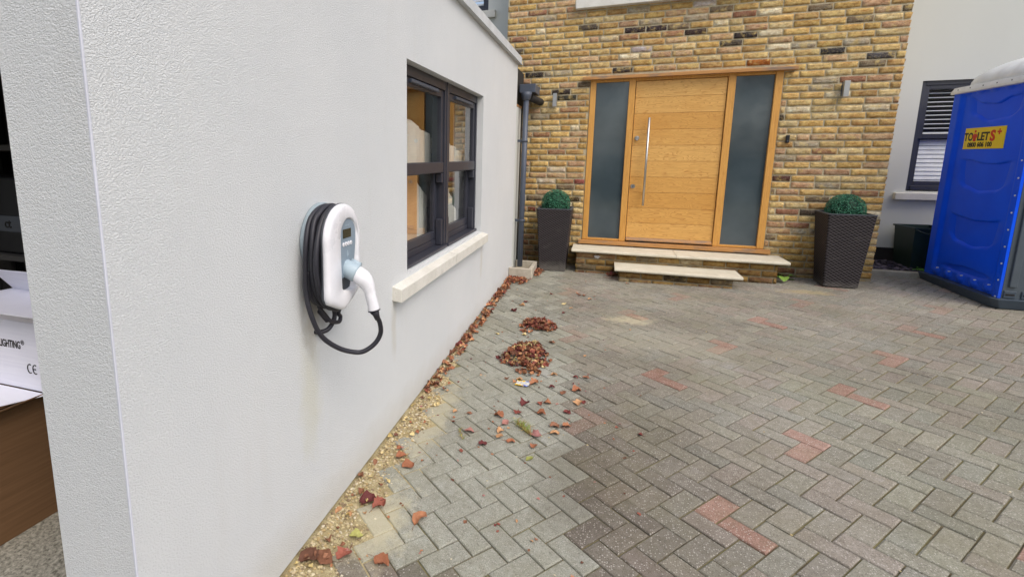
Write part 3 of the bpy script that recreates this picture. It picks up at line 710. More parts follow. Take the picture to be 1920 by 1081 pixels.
# front of the garage: header and far pier, facing the street
mb.box(-2.95, -0.2775, GY0, GY0 + 0.28, 2.22, GT); mb.box(-3.40, -2.95, GY0, GY0 + 0.28, -0.1, GT)
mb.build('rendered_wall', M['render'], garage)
mb = MB(); mb.box(-0.26, -0.012, GY0 + 0.012, GY1 - 0.01, -0.12, 0.15); mb.build('plinth', M['plinth'], garage)  # dark recessed strip stands in for the shadow line at the wall foot
mb = MB(); mb.box(-0.0045, 0.0014, GY0 - 0.0014, GY0 + 0.004, 0.01, GT - 0.003, 0.0012); mb.build('corner_bead', M['bead'], garage)
mb = MB(); mb.box(-3.40, -3.15, GY0 + 0.281, GY1, -0.1, GT - 0.003); mb.box(-3.15, -0.278, 6.0, GY1, -0.1, GT - 0.003); mb.box(-3.15, -0.278, 2.30, 2.40, -0.1, 2.45); mb.box(-0.285, -0.2775, 1.07, 2.29, -0.1, 2.45)
mb.build('inner_wall', M['dark'], garage)
mb = MB(); mb.box(-3.15, -0.278, GY0 + 0.281, 5.999, 2.46, GT - 0.003); mb.build('ceiling', M['dark'], garage)
mb = MB(); mb.box(-3.15, -3.10, 2.40, 5.99, 0.1, 2.45); mb.box(-3.1, -0.3, 5.94, 5.99, 0.1, 2.45); mb.box(-3.1, -0.3, 2.401, 2.44, 0.1, 2.45); mb.build('room_wall', M['room'], garage)
# coping: soffit, fascia
mb = MB()
mb.prism([(-3.45, GT), (0.042, GT), (0.042, GT + 0.012), (0.034, GT + 0.014), (0.034, GT + 0.085), (-0.14, GT + 0.105), (-3.45, GT + 0.105)], 'y', GY0 - 0.04, 6.31)
mb.build('coping', M['coping'], garage)
# window: two pairs of sliding sashes with a mullion
fp = -0.055
def side_unit(y0, y1):
    mb = MB()
    def bx(a, b, d0, d1, c, d, bv=0.003): mb.box(fp - d1, fp - d0, a, b, c, d, bv)
    bx(y0, y0 + 0.035, 0, .10, WZ0 + 0.03, WZ1 - 0.002); bx(y1 - 0.035, y1, 0, .10, WZ0 + 0.03, WZ1 - 0.002); bx(y0 + 0.035, y1 - 0.035, 0, .10, 2.035, WZ1 - 0.002)
    bx(y0 + 0.035, y1 - 0.035, 0.055, .10, WZ0 + 0.03, WZ0 + 0.075)
    fr = mb.build('window_frame', M['anth'], garage)
    # upper sash (outer), lower sash (set further in)
    mb = MB(); A, B = y0 + 0.037, y1 - 0.037; s = 0.05
    for a, b in ((A, A + s), (B - s, B)): bx(a, b, .012, .046, 1.45, 2.033)
    bx(A + s, B - s, .012, .046, 1.985, 2.033); bx(A + s - 0.045, B - s + 0.045, .004, .050, 1.452, 1.53, 0.008)
    mb.build('upper_sash', M['anth'], fr)
    mb = MB()
    for a, b in ((A, A + s + 0.01), (B - s - 0.01, B)): bx(a, b, .058, .092, WZ0 + 0.077, 1.50)
    bx(A + s + 0.01, B - s - 0.01, .058, .092, WZ0 + 0.077, 1.02); bx(A + s + 0.01, B - s - 0.01, .058, .092, 1.46, 1.50)
    mb.build('lower_sash', M['anth'], fr)
    mb = MB(); q = fp - 0.028; mb.quad((q, A + s, 1.52), (q, B - s, 1.52), (q, B - s, 1.99), (q, A + s, 1.99)); mb.build('pane', M['glass'], fr)
    mb = MB(); q = fp - 0.074; mb.quad((q, A + s + .01, 1.01), (q, B - s - .01, 1.01), (q, B - s - .01, 1.47), (q, A + s + .01, 1.47)); mb.build('pane', M['glass'], fr)
    mb = MB(); mb.box(fp - 0.018, fp + 0.008, y0 + 0.20, y1 - 0.20, 2.003, 2.025, 0.005); mb.build('trickle_vent', M['anth2'], fr)
    for yy in (y0 + 0.037, y1 - 0.078):
        for c_, d_ in ((WZ0 + 0.032, 1.11), (1.38, 1.448)): mb = MB(); mb.box(fp - 0.055, fp - 0.008, yy, yy + 0.041, c_, d_, 0.004); mb.build('jamb_block', M['anth'], fr)
    mb = MB(); mb.box(fp - 0.08, fp + 0.018, y0 + 0.001, y1 - 0.001, WZ0 + 0.006, WZ0 + 0.029, 0.004); mb.build('cill_rail', M['anth'], fr)
side_unit(2.652, 3.572); side_unit(3.606, 4.498)
mb = MB(); mb.box(fp - 0.098, fp + 0.006, 3.5725, 3.6055, WZ0 + 0.03, WZ1 - 0.002, 0.003); mb.build('mullion', M['anth'], garage)
mb = MB()
for a, b in ((2.43, 3.50), (3.503, 4.575)):
    mb.hull([(x, y, z) for x, z in ((-0.06, 0.79), (0.056, 0.778), (0.056, 0.852), (-0.06, 0.882)) for y in (a, b)], 0.004)
mb.build('window_sill', M['sill'], garage)
# short return strip between garage and house, with timber cap
mb = MB(); mb.box(-0.2, -0.004, 6.262, 6.60, 0.05, 2.17); mb.build('return_wall', M['smooth'], garage)
mb = MB(); mb.box(-0.2, 0.0, 6.25, 6.61, 2.172, 2.20); mb.build('timber_cap', M['oakw'], garage)
mb = MB(); mb.box(-0.27, -0.03, 6.2385, 6.9, 0.0, 2.64); mb.build('gap_filler', M['plinth'], garage)

# drainpipe with hopper and gutter outlet
pipe = thing('drainpipe', 'anthracite round downpipe with hopper in the corner beside the brick front', 'drainpipe', (0.085, 6.42, 0.14))
mb = MB(); mb.tube([(0.078, 6.42, 0.165), (0.082, 6.42, 1.2), (0.084, 6.42, 2.28)], 0.034, 20); mb.build('pipe', M['anth2'], pipe)
mb = MB(); rs = []
for z, ry, rx in ((2.25, 0.036, 0.036), (2.27, 0.05, 0.05), (2.31, 0.062, 0.062), (2.35, 0.066, 0.068)):
    rs.append([(0.084 + rx * math.cos(a), 6.42 + ry * math.sin(a), z) for a in [2 * math.pi * i / 20 for i in range(20)]])
mb.rings(rs); mb.build('hopper', M['anth2'], pipe)
mb = MB(); mb.box(-0.01, 0.185, 6.46, 6.88, 2.352, 2.455, 0.006); mb.build('gutter_box', M['anth2'], pipe)
mb = MB(); mb.cyl((0.11, 6.50, 2.30), (0.20, YF + 0.02, 2.275), 0.045, 18); mb.build('side_outlet', M['plinth'], pipe)
mb = MB()
for z in (0.75, 1.75):
    mb = MB(); mb.cyl((0.084, 6.42, z), (0.084, 6.42, z + 0.03), 0.039, 20); mb.box(-0.005, 0.07, 6.41, 6.43, z, z + 0.03); mb.build('pipe_bracket', M['anth2'], pipe)
# concrete trough at the foot
t = thing('concrete_trough', 'weathered concrete gully surround at the foot of the downpipe', 'trough', (0.14, 6.22, 0.1))
mb = MB(); zb, zt = 0.085, 0.222
x0, x1, y0, y1, th_ = 0.004, 0.285, 6.03, 6.56, 0.045
mb.box(x0, x1, y0, y0 + th_, zb, zt, 0.008); mb.box(x1 - th_, x1, y0 + th_ - 0.002, y1 - th_, zb, zt - 0.001, 0.008); mb.box(x0, x1, y1 - th_, y1, zb, zt - 0.0015, 0.008); mb.box(x0 + 0.002, x1 - th_, y0 + th_, y1 - th_, zb, zb + 0.04)
mb.build('trough_wall', M['trough'], t)

# ================================================================ EV CHARGER
ch = thing('wall_charger', 'white and grey electric car charger with coiled black cable on the garage wall', 'car charger', (0.0, 1.66, 1.2))
cyc, czc = 1.668, 1.235
def outline(a):       # radial outline of the shell about its centre (y, z)
    W, T, B = 0.141, 1.393, 0.976
    best = None
    dy, dz = math.cos(a), math.sin(a)
    # capsule: top semicircle centre (1.658,1.252) r .141, straight sides, shallow pointed bottom
    pts = OUT
    for i in range(len(pts)):
        (y1_, z1_), (y2_, z2_) = pts[i], pts[(i + 1) % len(pts)]
        ey, ez = y2_ - y1_, z2_ - z1_; den = dy * ez - dz * ey
        if abs(den) < 1e-12: continue
        t_ = ((y1_ - cyc) * ez - (z1_ - czc) * ey) / den; s_ = ((y1_ - cyc) * dz - (z1_ - czc) * dy) / den
        if t_ > 0 and -1e-9 <= s_ <= 1 + 1e-9: best = t_ if best is None else max(best, t_)
    return best
def arc(cy, cz, r_, a0, a1, n): return [(cy + r_ * math.cos(rad(a0 + (a1 - a0) * i / n)), cz + r_ * math.sin(rad(a0 + (a1 - a0) * i / n))) for i in range(n + 1)]
OUT = arc(1.668, 1.258, 0.132, 0, 180, 28) + arc(1.560, 1.045, 0.024, 180, 245, 5) + arc(1.660, 1.035, 0.058, 245, 300, 6) + arc(1.772, 1.055, 0.028, 300, 360, 5)
NA = 72; angs = [2 * math.pi * i / NA for i in range(NA)]
OR = [outline(a) for a in angs]
def ring(x, inset): return [(x, cyc + (r_ - inset) * math.cos(a), czc + (r_ - inset) * math.sin(a)) for a, r_ in zip(angs, OR)]
HOLE = arc(1.697, 1.268, 0.064, 0, 180, 20) + [(1.633, 1.15), (1.634, 1.10)] + arc(1.655, 1.077, 0.021, 180, 250, 4) + [(1.70, 1.045), (1.735, 1.05), (1.752, 1.085), (1.756, 1.14), (1.761, 1.20)]
OUT_SAVE = OUT; hc = (1.695, 1.20)
def ray_r(pts, cy, cz, a):
    dy, dz = math.cos(a), math.sin(a); best = 0
    for i in range(len(pts)):
        (y1_, z1_), (y2_, z2_) = pts[i], pts[(i + 1) % len(pts)]
        ey, ez = y2_ - y1_, z2_ - z1_; den = dy * ez - dz * ey
        if abs(den) < 1e-12: continue
        t_ = ((y1_ - cy) * ez - (z1_ - cz) * ey) / den; s_ = ((y1_ - cy) * dz - (z1_ - cz) * dy) / den
        if t_ > 0 and -1e-9 <= s_ <= 1 + 1e-9: best = max(best, t_)
    return best
HR = [ray_r(HOLE, hc[0], hc[1], a) for a in angs]
def hring(x, grow=0.0): return [(x, hc[0] + (r_ + grow) * math.cos(a), hc[1] + (r_ + grow) * math.sin(a)) for a, r_ in zip(angs, HR)]
mb = MB(); mb.rings([ring(0.113, 0.003), ring(0.115, 0.0), ring(0.124, 0.0), ring(0.130, 0.002), ring(0.1345, 0.007), ring(0.1375, 0.015), ring(0.1385, 0.024), hring(0.1385, 0.006), hring(0.136, 0.001), hring(0.108, 0.0), [(0.108, hc[0] + (r_) * 0.05 * math.cos(a), hc[1] + r_ * 0.05 * math.sin(a)) for a, r_ in zip(angs, HR)]], True, True)
mb.build('front_shell', M['white'], ch)
mb = MB(); mb.rings([ring(0.100, 0.006), ring(0.111, -0.002), ring(0.1135, -0.002)], True, True); mb.build('seal_rim', M['gasket'], ch)
mb = MB(); mb.rings([ring(0.020, 0.035), ring(0.102, 0.035)], True, True); mb.build('cable_spool', M['gasket'], ch)
# round back plate
mb = MB(); n = 48; rs = []
for x, r_ in ((0.003, 0.140), (0.006, 0.144), (0.020, 0.144), (0.028, 0.138), (0.030, 0.12)): rs.append([(x, 1.700 + r_ * math.cos(a), 1.245 + r_ * math.sin(a)) for a in [2 * math.pi * i / n for i in range(n)]])
mb.rings(rs); mb.build('back_plate', M['plate'], ch)
# grey face plate: teardrop
FPL = arc(1.697, 1.268, 0.061, -8, 188, 24) + [(1.636, 1.14), (1.645, 1.105), (1.722, 1.115), (1.745, 1.17), (1.7565, 1.23)]
mb = MB(); A = [(0.099, y, z) for y, z in FPL]; B = [(0.1325, y, z) for y, z in FPL]; mb.rings([A, B], True, True, smooth=False); mb.build('face_plate', M['greyblue'], ch)
mb = MB(); mb.box(0.1326, 0.1345, 1.655, 1.7185, 1.258, 1.2925, 0.0008); mb.build('screen', M['screen'], ch)
for i, y in enumerate((1.6575, 1.6770, 1.6965, 1.7160)):
    mb = MB(); mb.cyl((0.1326, y, 1.2345), (0.1350, y, 1.2345), 0.0082, 20); mb.cyl((0.1350, y, 1.2345), (0.1358, y, 1.2345), 0.0070, 20); b_ = mb.build('button', M['white'], ch)
    mb = MB(); s = 0.0032; q = 0.13585
    if i == 0: mb.F([mb.V(q, y - s, 1.2345), mb.V(q, y + s, 1.2345 + s), mb.V(q, y + s, 1.2345 - s)])
    elif i == 1: mb.F([mb.V(q, y - s, 1.2345 - s * .6), mb.V(q, y + s, 1.2345 - s * .6), mb.V(q, y, 1.2345 + s)])
    elif i == 2: mb.F([mb.V(q, y - s, 1.2345 + s * .6), mb.V(q, y, 1.2345 - s), mb.V(q, y + s, 1.2345 + s * .6)])
    else: mb.F([mb.V(q, y - s * .8, 1.2345 - s), mb.V(q, y + s, 1.2345), mb.V(q, y - s * .8, 1.2345 + s)])
    mb.build('button_symbol', M['gasket'], b_)
# text helper
def text(body, size, mat, name, parent, frame, extr=0.0008, sx=1.0, bold=0.0, align='CENTER'):
    """frame: 3x3 columns (right, up, out) plus origin"""
    cu_ = bpy.data.curves.new('t', 'FONT'); cu_.body = body; cu_.size = size; cu_.extrude = extr; cu_.align_x = align; cu_.align_y = 'CENTER'; cu_.offset = bold; cu_.resolution_u = 3
    to = bpy.data.objects.new('t', cu_); C.objects.link(to); bpy.context.view_layer.update()
    me = bpy.data.meshes.new_from_object(to.evaluated_get(bpy.context.evaluated_depsgraph_get())); bpy.data.objects.remove(to)
    R, U, N, O = [Vector(v) for v in frame]; org = ORG[parent]
    for v in me.vertices: v.co = O + R * v.co.x * sx + U * v.co.y + N * v.co.z - org
    me.materials.clear(); me.materials.append(mat); me.name = name
    o = bpy.data.objects.new(name, me); C.objects.link(o); o.parent = parent; ORG[o] = org; return o
fx = ((0, 1, 0), (0, 0, 1), (1, 0, 0))
text('myenergi', 0.0085, M['paleblue'], 'maker_lettering', ch, (*fx, (0.1330, 1.690, 1.3065)), 0.0003)
mb = MB(); mb.box(0.1150, 0.1230, 1.8002, 1.8008, 1.060, 1.118); mb.build('rating_label', M['gasket'], ch)
# looped lightning mark
mb = MB(); mb.tube([(0.133, 1.6905 + 0.0045 * math.cos(a), 1.191 + 0.0045 * math.sin(a)) for a in [i * math.pi / 8 for i in range(17)]], 0.0008, 5)
mb.tube([(0.133, 1.6905, 1.175), (0.133, 1.6885, 1.186), (0.133, 1.6925, 1.192), (0.133, 1.6905, 1.207)], 0.0009, 5); mb.build('emblem', M['paleblue'], ch)
# socket collar + plug
ax0 = Vector((0.095, 1.683, 1.150)); ax1 = Vector((0.172, 1.692, 1.118)); dr = (ax1 - ax0).normalized()
mb = MB(); mb.tube([ax0, ax0 + dr * 0.05, ax1 - dr * 0.006, ax1, ax1 + dr * 0.002], [0.033, 0.036, 0.0375, 0.0355, 0.030], 26); mb.tube([ax1 - dr * 0.035 + Vector((0, 0.020, 0.030)), ax1 + dr * 0.006 + Vector((0, 0.020, 0.030))], [0.012, 0.011], 14)
mb.build('plug_holster', M['paleblue'], ch)
PP = catmull([ax1 - dr * 0.01, (0.196, 1.696, 1.098), (0.212, 1.699, 1.074), (0.222, 1.700, 1.045), (0.232, 1.701, 1.005), (0.238, 1.702, 0.975)], 6)
RR = [0.031 + (0.0345 - 0.031) * min(1, i / 5) if i < 6 else 0.0345 - (0.0345 - 0.022) * min(1, (i - 6) / 12) for i in range(len(PP))]
for i in range(24, len(RR)): RR[i] = 0.022 + (i - 24) * 0.0003
mb = MB(); mb.tube(PP, RR, 24); PL = mb.build('charging_plug', M['white'], ch)
e = PP[-1]; mb = MB(); mb.tube([e, e + Vector((.001, 0, -.004))], [0.0245, 0.0245], 22); mb.tube([e + Vector((.001, 0, -.004)), e + Vector((.006, .004, -.018)), e + Vector((.010, .010, -.040))], [0.019, 0.014, 0.0105], 16); mb.build('strain_relief', M['rubber'], PL)
CB = [e + Vector((.008, .008, -.03)), (0.250, 1.728, 0.915), (0.245, 1.745, 0.866), (0.225, 1.736, 0.824), (0.19, 1.714, 0.795), (0.155, 1.694, 0.791), (0.11, 1.639, 0.823), (0.075, 1.575, 0.889), (0.055, 1.541, 0.977), (0.040, 1.533, 1.063)]
# the coil: one continuous run of loops
for i in range(0, 61):
    a = math.pi + 0.15 - i * 2 * math.pi / 12.0; lay = i / 61.0
    wob = 0.006 * math.sin(i * 1.7) + 0.004 * math.sin(i * 0.63)
    CB.append((0.040 + 0.056 * (0.5 - 0.5 * math.cos(lay * 6.0)) + 0.003 * math.sin(i * 2.1), 1.672 + (0.140 + 0.010 * math.sin(i * .9)) * math.cos(a) + wob * .7, 1.178 + (0.200 + wob) * math.sin(a)))
mb = MB(); mb.tube(catmull(CB, 6), 0.0098, 12); mb.build('charging_cable', M['rubber'], ch)
mb = MB(); mb.tube(catmull([(0.055, 1.79, 1.28), (0.06, 1.772, 1.0), (0.06, 1.735, 0.935), (0.06, 1.75, 0.912), (0.066, 1.725, 0.898), (0.06, 1.675, 0.915), (0.055, 1.63, 0.955), (0.045, 1.61, 0.995)], 8), 0.0085, 12)
mb.tube(catmull([(0.05, 1.715, 0.96), (0.05, 1.72, 0.925), (0.05, 1.704, 0.90), (0.045, 1.67, 0.88), (0.02, 1.65, 0.872), (0.0, 1.648, 0.872)], 6), 0.0095, 12)
for i in range(8):
    t_ = i / 7; mb.cyl((0.056 - .01 * t_, 1.655 - 0.035 * t_, 0.926 + 0.045 * t_), (0.056 - .01 * t_ - .001, 1.655 - 0.035 * t_ - 0.0028, 0.926 + 0.045 * t_ + 0.0036), 0.0128, 12)
mb.build('supply_cable', M['rubber'], ch)

# ================================================================ PLANTERS
def planter(x, y, yaw, wt, wb, z0, z1, lab, ballz, ballr, lab2, dy=0.0):
    t = thing('planter', lab, 'planter', (x, y, z0), 'tall dark rattan planters by the door')
    c, s = math.cos(yaw), math.sin(yaw)
    def rr(h, z, cxs=0.0, ins=0.0):
        P = []
        r0 = 0.015; h_ = h - ins
        for sx, sy in ((-1, -1), (1, -1), (1, 1), (-1, 1)):
            for k in range(4):
                a = {(-1, -1): 180, (1, -1): 270, (1, 1): 0, (-1, 1): 90}[(sx, sy)] + k * 30
                lx, ly = sx * (h_ - r0) + r0 * math.cos(rad(a)), sy * (h_ - r0) + r0 * math.sin(rad(a))
                P.append((x + lx * c - ly * s, y + lx * s + ly * c, z))
        return P
    mb = MB(); hs = z1 - z0
    R_ = [rr(wb / 2, z0 + 0.008)] + [rr(wb / 2 + (wt - wb) / 2 * i / 8, z0 + hs * i / 8 - (0.012 if i == 8 else 0)) for i in range(1, 9)]
    mb.rings(R_, True, False, smooth=False); mb.build('woven_body', M['wicker'], t)
    mb = MB(); mb.rings([rr(wt / 2, z1 - 0.012), rr(wt / 2 + 0.003, z1 - 0.008), rr(wt / 2 + 0.003, z1 - 0.002), rr(wt / 2, z1), rr(wt / 2, z1, ins=0.022), rr(wt / 2, z1 - 0.06, ins=0.03)], False, True, smooth=False)
    mb.build('rim', M['gasket'], t)
    for sx in (-1, 1):
        for sy in (-1, 1):
            lx, ly = sx * (wb / 2 - 0.03), sy * (wb / 2 - 0.03); px_, py_ = x + lx * c - ly * s, y + lx * s + ly * c; mb = MB(); mb.cyl((px_, py_, z0 - 0.004), (px_, py_, z0 + 0.01), 0.018, 10); mb.build('foot', M['black'], t)
    b = MB(); rr_ = random.Random(int(x * 10))
    bc = (x, y, ballz)
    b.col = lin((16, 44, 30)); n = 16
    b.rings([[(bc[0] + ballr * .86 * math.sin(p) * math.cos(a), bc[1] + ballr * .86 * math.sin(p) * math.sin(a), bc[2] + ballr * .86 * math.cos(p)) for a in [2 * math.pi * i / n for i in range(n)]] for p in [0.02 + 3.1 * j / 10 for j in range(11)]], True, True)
    for _ in range(4200):
        d = Vector((rr_.gauss(0, 1), rr_.gauss(0, 1), rr_.gauss(0, 1))).normalized()
        if d.z < -0.45: continue
        u_ = d.orthogonal().normalized(); v_ = d.cross(u_); an = rr_.random() * 6.28; e1 = u_ * math.cos(an) + v_ * math.sin(an); e2 = d.cross(e1)
        p = Vector(bc) + d * ballr * (0.88 + 0.10 * rr_.random()); l_ = 0.014 + 0.010 * rr_.random(); w_ = 0.0030 + 0.002 * rr_.random()
        tip = p + (d * 0.55 + e1 * 0.85).normalized() * l_; mid = (p + tip) / 2 + d * 0.004
        b.col = lin(rr_.choice([(44, 104, 80), (66, 132, 104), (34, 86, 66), (104, 162, 130), (54, 116, 86), (80, 144, 112)]))
        b.F([b.V(p), b.V(mid + e2 * w_), b.V(tip), b.V(mid - e2 * w_)])
    o = b.build('topiary_ball', M['topiary'], None, loc=(x, y, ballz - ballr)); tag(o, lab2, 'topiary', 'green topiary balls in the planters')
planter(0.474, 6.665, 0.0, 0.422, 0.325, 0.112, 0.925, 'tall tapered dark rattan planter between downpipe and oak door', 0.975, 0.178, 'green artificial topiary ball in the planter left of the door')
planter(3.497, 6.680, rad(-1.0), 0.412, 0.305, 0.176, 0.975, 'tall tapered dark rattan planter with scuffs right of the oak door', 1.0, 0.175, 'green artificial topiary ball in the planter near the blue toilet')

# ================================================================ PORTABLE TOILET
TX0, TX1, TY0, TY1 = 4.5, 5.62, 6.085, 7.235; TB, TT = 0.285, 2.235
toi = thing('portable_toilet', 'bright blue portable toilet cabin with white roof and yellow sticker', 'portable toilet', (5.05, 6.65, 0.18))
mb = MB(); NYc, NZc = 100, 176
ca = lambda y, P: (lambda i: P[i][1] + (P[i + 1][1] - P[i][1]) * (3 * ((y - P[i][0]) / (P[i + 1][0] - P[i][0])) ** 2 - 2 * ((y - P[i][0]) / (P[i + 1][0] - P[i][0])) ** 3))(max(j for j in range(len(P) - 1) if P[j][0] <= y))
LEN = [([(6.22, 2.155), (6.42, 2.13), (6.62, 2.075), (6.80, 2.095), (7.05, 2.19)], [(6.22, 2.01), (6.45, 1.925), (6.70, 1.905), (6.90, 1.97), (7.05, 2.03)]),
       ([(6.22, 1.545), (6.50, 1.50), (6.68, 1.505), (6.85, 1.535), (7.05, 1.56)], [(6.22, 1.32), (6.45, 1.235), (6.66, 1.215), (6.87, 1.255), (7.05, 1.335)]),
       ([(6.22, 0.995), (6.45, 0.95), (6.65, 0.938), (6.85, 0.96), (7.05, 0.995)], [(6.22, 0.77), (6.42, 0.69), (6.62, 0.662), (6.84, 0.69), (7.05, 0.78)]),
       ([(6.22, 0.43), (6.4, 0.45), (6.65, 0.462), (6.85, 0.445), (7.05, 0.435)], [(6.22, 0.38), (6.4, 0.38), (6.65, 0.38), (6.85, 0.38), (7.05, 0.38)])]
def sstep(t): t = max(0, min(1, t)); return t * t * (3 - 2 * t)
def relief(y, z):
    h = 0.0
    # recessed main field inside the corner posts
    e_ = min(sstep((y - TY0 - 0.075) / 0.04), sstep((TY1 - 0.10 - y) / 0.05)); h -= 0.028 * e_
    if 6.22 < y < 7.05:
        env = sstep((y - 6.22) / 0.26) * sstep((7.05 - y) / 0.26)
        for up, lo in LEN:
            a, b = ca(y, lo), ca(y, up)
            if a - 0.02 < z < b + 0.02:
                # deep under the upper lip, easing out to the lower lip
                f_up = sstep((b + 0.004 - z) / 0.022); f_lo = sstep((z - (a - 0.006)) / 0.05)
                h -= 0.050 * env * f_up * f_lo * (0.55 + 0.45 * (z - a) / max(0.01, b - a))
    # scallops above the skid and under the roof
    for i in range(5):
        yc = 6.28 + i * 0.2; r_ = math.hypot((y - yc) / 0.07, (z - 0.335) / 0.045)
        if r_ < 1 and z > 0.29: h += 0.022 * (1 - r_ * r_) * e_
        r_ = math.hypot((y - yc) / 0.08, (z - 2.235) / 0.045)
        if r_ < 1: h += 0.014 * (1 - r_ * r_) * e_
    return h
G = [[mb.V(TX0 - relief(TY0 + (TY1 - TY0) * i / NYc, TB + (TT - TB) * j / NZc), TY0 + (TY1 - TY0) * i / NYc, TB + (TT - TB) * j / NZc) for i in range(NYc + 1)] for j in range(NZc + 1)]
for j in range(NZc):
    for i in range(NYc): mb.F([G[j][i], G[j][i + 1], G[j + 1][i + 1], G[j + 1][i]], True)
mb.box(TX0 + 0.0005, TX0 + 0.022, TY0, TY0 + 0.02, TB, TT)
SP = mb.build('side_panel', M['blue'], toi)
for i in range(13):
    z = 0.284 + 0.1555 * i
    if z < TT - 0.02: mb = MB(); mb.cyl((TX0 - 0.004, TY0 + 0.028, z + 0.01), (TX0 + 0.004, TY0 + 0.028, z + 0.01), 0.008, 10); mb.build('rivet', M['roofw'], SP)
for i in range(5): mb = MB(); mb.cyl((TX0 + 0.01, 6.25 + i * 0.2, 0.372), (TX0 + 0.03, 6.25 + i * 0.2, 0.372), 0.006, 8); mb.build('rivet', M['roofw'], SP)
mb = MB(); mb.box(TX0 + 0.045, TX1, TY0 + 0.021, TY1 - 0.001, TB, TT); mb.build('cabin_body', M['blue'], toi)
mb = MB(); x = TX0 + 0.023; yb = TY0 - 0.002
mb.box(x, TX1, yb, yb + 0.022, TB - 0.02, TT, 0.003)
for a in (x + 0.035, x + 0.17, x + 0.34, x + 0.60, x + 0.78, x + 0.95): mb.box(a, a + 0.055, yb - 0.018, yb + 0.002, TB + 0.11, TT - 0.04, 0.006)
mb.build('rear_panel', M['tgrey'], toi)
for a in (x + 0.01, x + 0.13, x + 0.30):
    mb = MB(); mb.box(a, a + 0.085, yb - 0.010, yb + 0.003, TB + 0.005, TB + 0.075, 0.006); vl = mb.build('vent_louvre', M['tbase'], toi)
    mb = MB(); mb.box(a + 0.012, a + 0.072, yb - 0.0125, yb - 0.0098, TB + 0.03, TB + 0.047); mb.build('vent_slot', M['black'], vl)
mb = MB(); zb = 0.188
mb.hull([(TX0 - 0.02, TY0 - 0.045, TB - 0.003), (TX0 - 0.045, TY0 + 0.0, TB - 0.003), (TX0 - 0.045, TY1 + 0.03, TB - 0.003), (TX1 + 0.04, TY1 + 0.03, TB - 0.003), (TX1 + 0.04, TY0 - 0.045, TB - 0.003),
         (TX0 + 0.02, TY0 - 0.01, zb), (TX0 - 0.02, TY0 + 0.03, zb), (TX0 - 0.02, TY1, zb), (TX1, TY1, zb), (TX1, TY0 - 0.01, zb)], 0.006)
mb.build('skid_base', M['tbase'], toi)
# roof with flange, ribs and dome
mb = MB()
mb.hull([(a, b, c) for a in (TX0 - 0.025, TX1 + 0.025) for b in (TY0 - 0.025, TY1 + 0.025) for c in (TT - 0.012, TT + 0.012)] + [(a, b, TT + 0.055) for a in (TX0 - 0.008, TX1 + 0.008) for b in (TY0 - 0.008, TY1 + 0.008)], 0.005)
RF = mb.build('roof', M['roofw'], toi)
mb = MB(); rs = []; nn = 64
for j in range(9):
    f = j / 8; hx_, hy_ = 0.54 * math.cos(f * 1.25) + 0.01, 0.565 * math.cos(f * 1.25) + 0.01; z = TT + 0.054 + 0.25 * math.sin(f * 1.25) / math.sin(1.25)
    rs_ = []
    for i in range(nn):
        a = 2 * math.pi * i / nn; sq = (abs(math.cos(a)) ** 5 + abs(math.sin(a)) ** 5) ** (-1 / 5)
        rib = 1 + 0.035 * math.cos(a * 16) * math.sin(f * 3.1)
        rs_.append((5.06 + hx_ * math.cos(a) * sq * rib, 6.66 + hy_ * math.sin(a) * sq * rib, z))
    rs.append(rs_)
mb.rings(rs, True, True); mb.build('roof_dome', M['roofw'], RF)
for i in range(6): mb = MB(); mb.cyl((TX0 - 0.022, 6.2 + i * 0.19, TT + 0.028), (TX0 - 0.012, 6.2 + i * 0.19, TT + 0.028), 0.006, 8); mb.build('roof_rivet', M['gasket'], RF)
# sticker
sy0, sy1, sz0, sz1 = 6.425, 7.0, 1.648, 1.858; sxp = TX0 + 0.0265
mb = MB(); mb.box(sxp - 0.0015, sxp + 0.004, sy0, sy1, sz0, sz1); ST = mb.build('sticker', M['yellow'], toi)
fr_ = ((0, -1, 0), (0, 0, 1), (-1, 0, 0)); xs = sxp - 0.0018
def ty(f): return sy1 - (sy1 - sy0) * f
def tz(f): return sz0 + (sz1 - sz0) * f
text('TO', 0.110, M['ink'], 'lettering', ST, (*fr_, (xs, ty(0.115), tz(0.56))), 0.0008, 0.86, 0.0036)
mb = MB(); yi = ty(0.272); mb.box(xs - 0.001, xs + 0.0008, yi - 0.020, yi + 0.020, tz(0.36), tz(0.72)); mb.cyl((xs - 0.001, yi, tz(0.83)), (xs + 0.0008, yi, tz(0.83)), 0.013, 16); mb.box(xs - 0.0009, xs + 0.0007, yi - 0.033, yi - 0.0205, tz(0.52), tz(0.68)); mb.box(xs - 0.0009, xs + 0.0007, yi + 0.0205, yi + 0.033, tz(0.52), tz(0.68))
mb.build('figure_symbol', M['red'], ST)
text('LET', 0.110, M['ink'], 'lettering', ST, (*fr_, (xs, ty(0.482), tz(0.56))), 0.0008, 0.98, 0.0036)
text('S', 0.138, M['red'], 'lettering', ST, (*fr_, (xs, ty(0.715), tz(0.57))), 0.0010, 1.05, 0.0062)
text('+', 0.10, M['red'], 'lettering', ST, (*fr_, (xs, ty(0.86), tz(0.73))), 0.0008, 1.0, 0.0040)
text('0800 606 100', 0.062, M['ink'], 'lettering', ST, (*fr_, (xs, ty(0.42), tz(0.19))), 0.0008, 1.02, 0.0026)

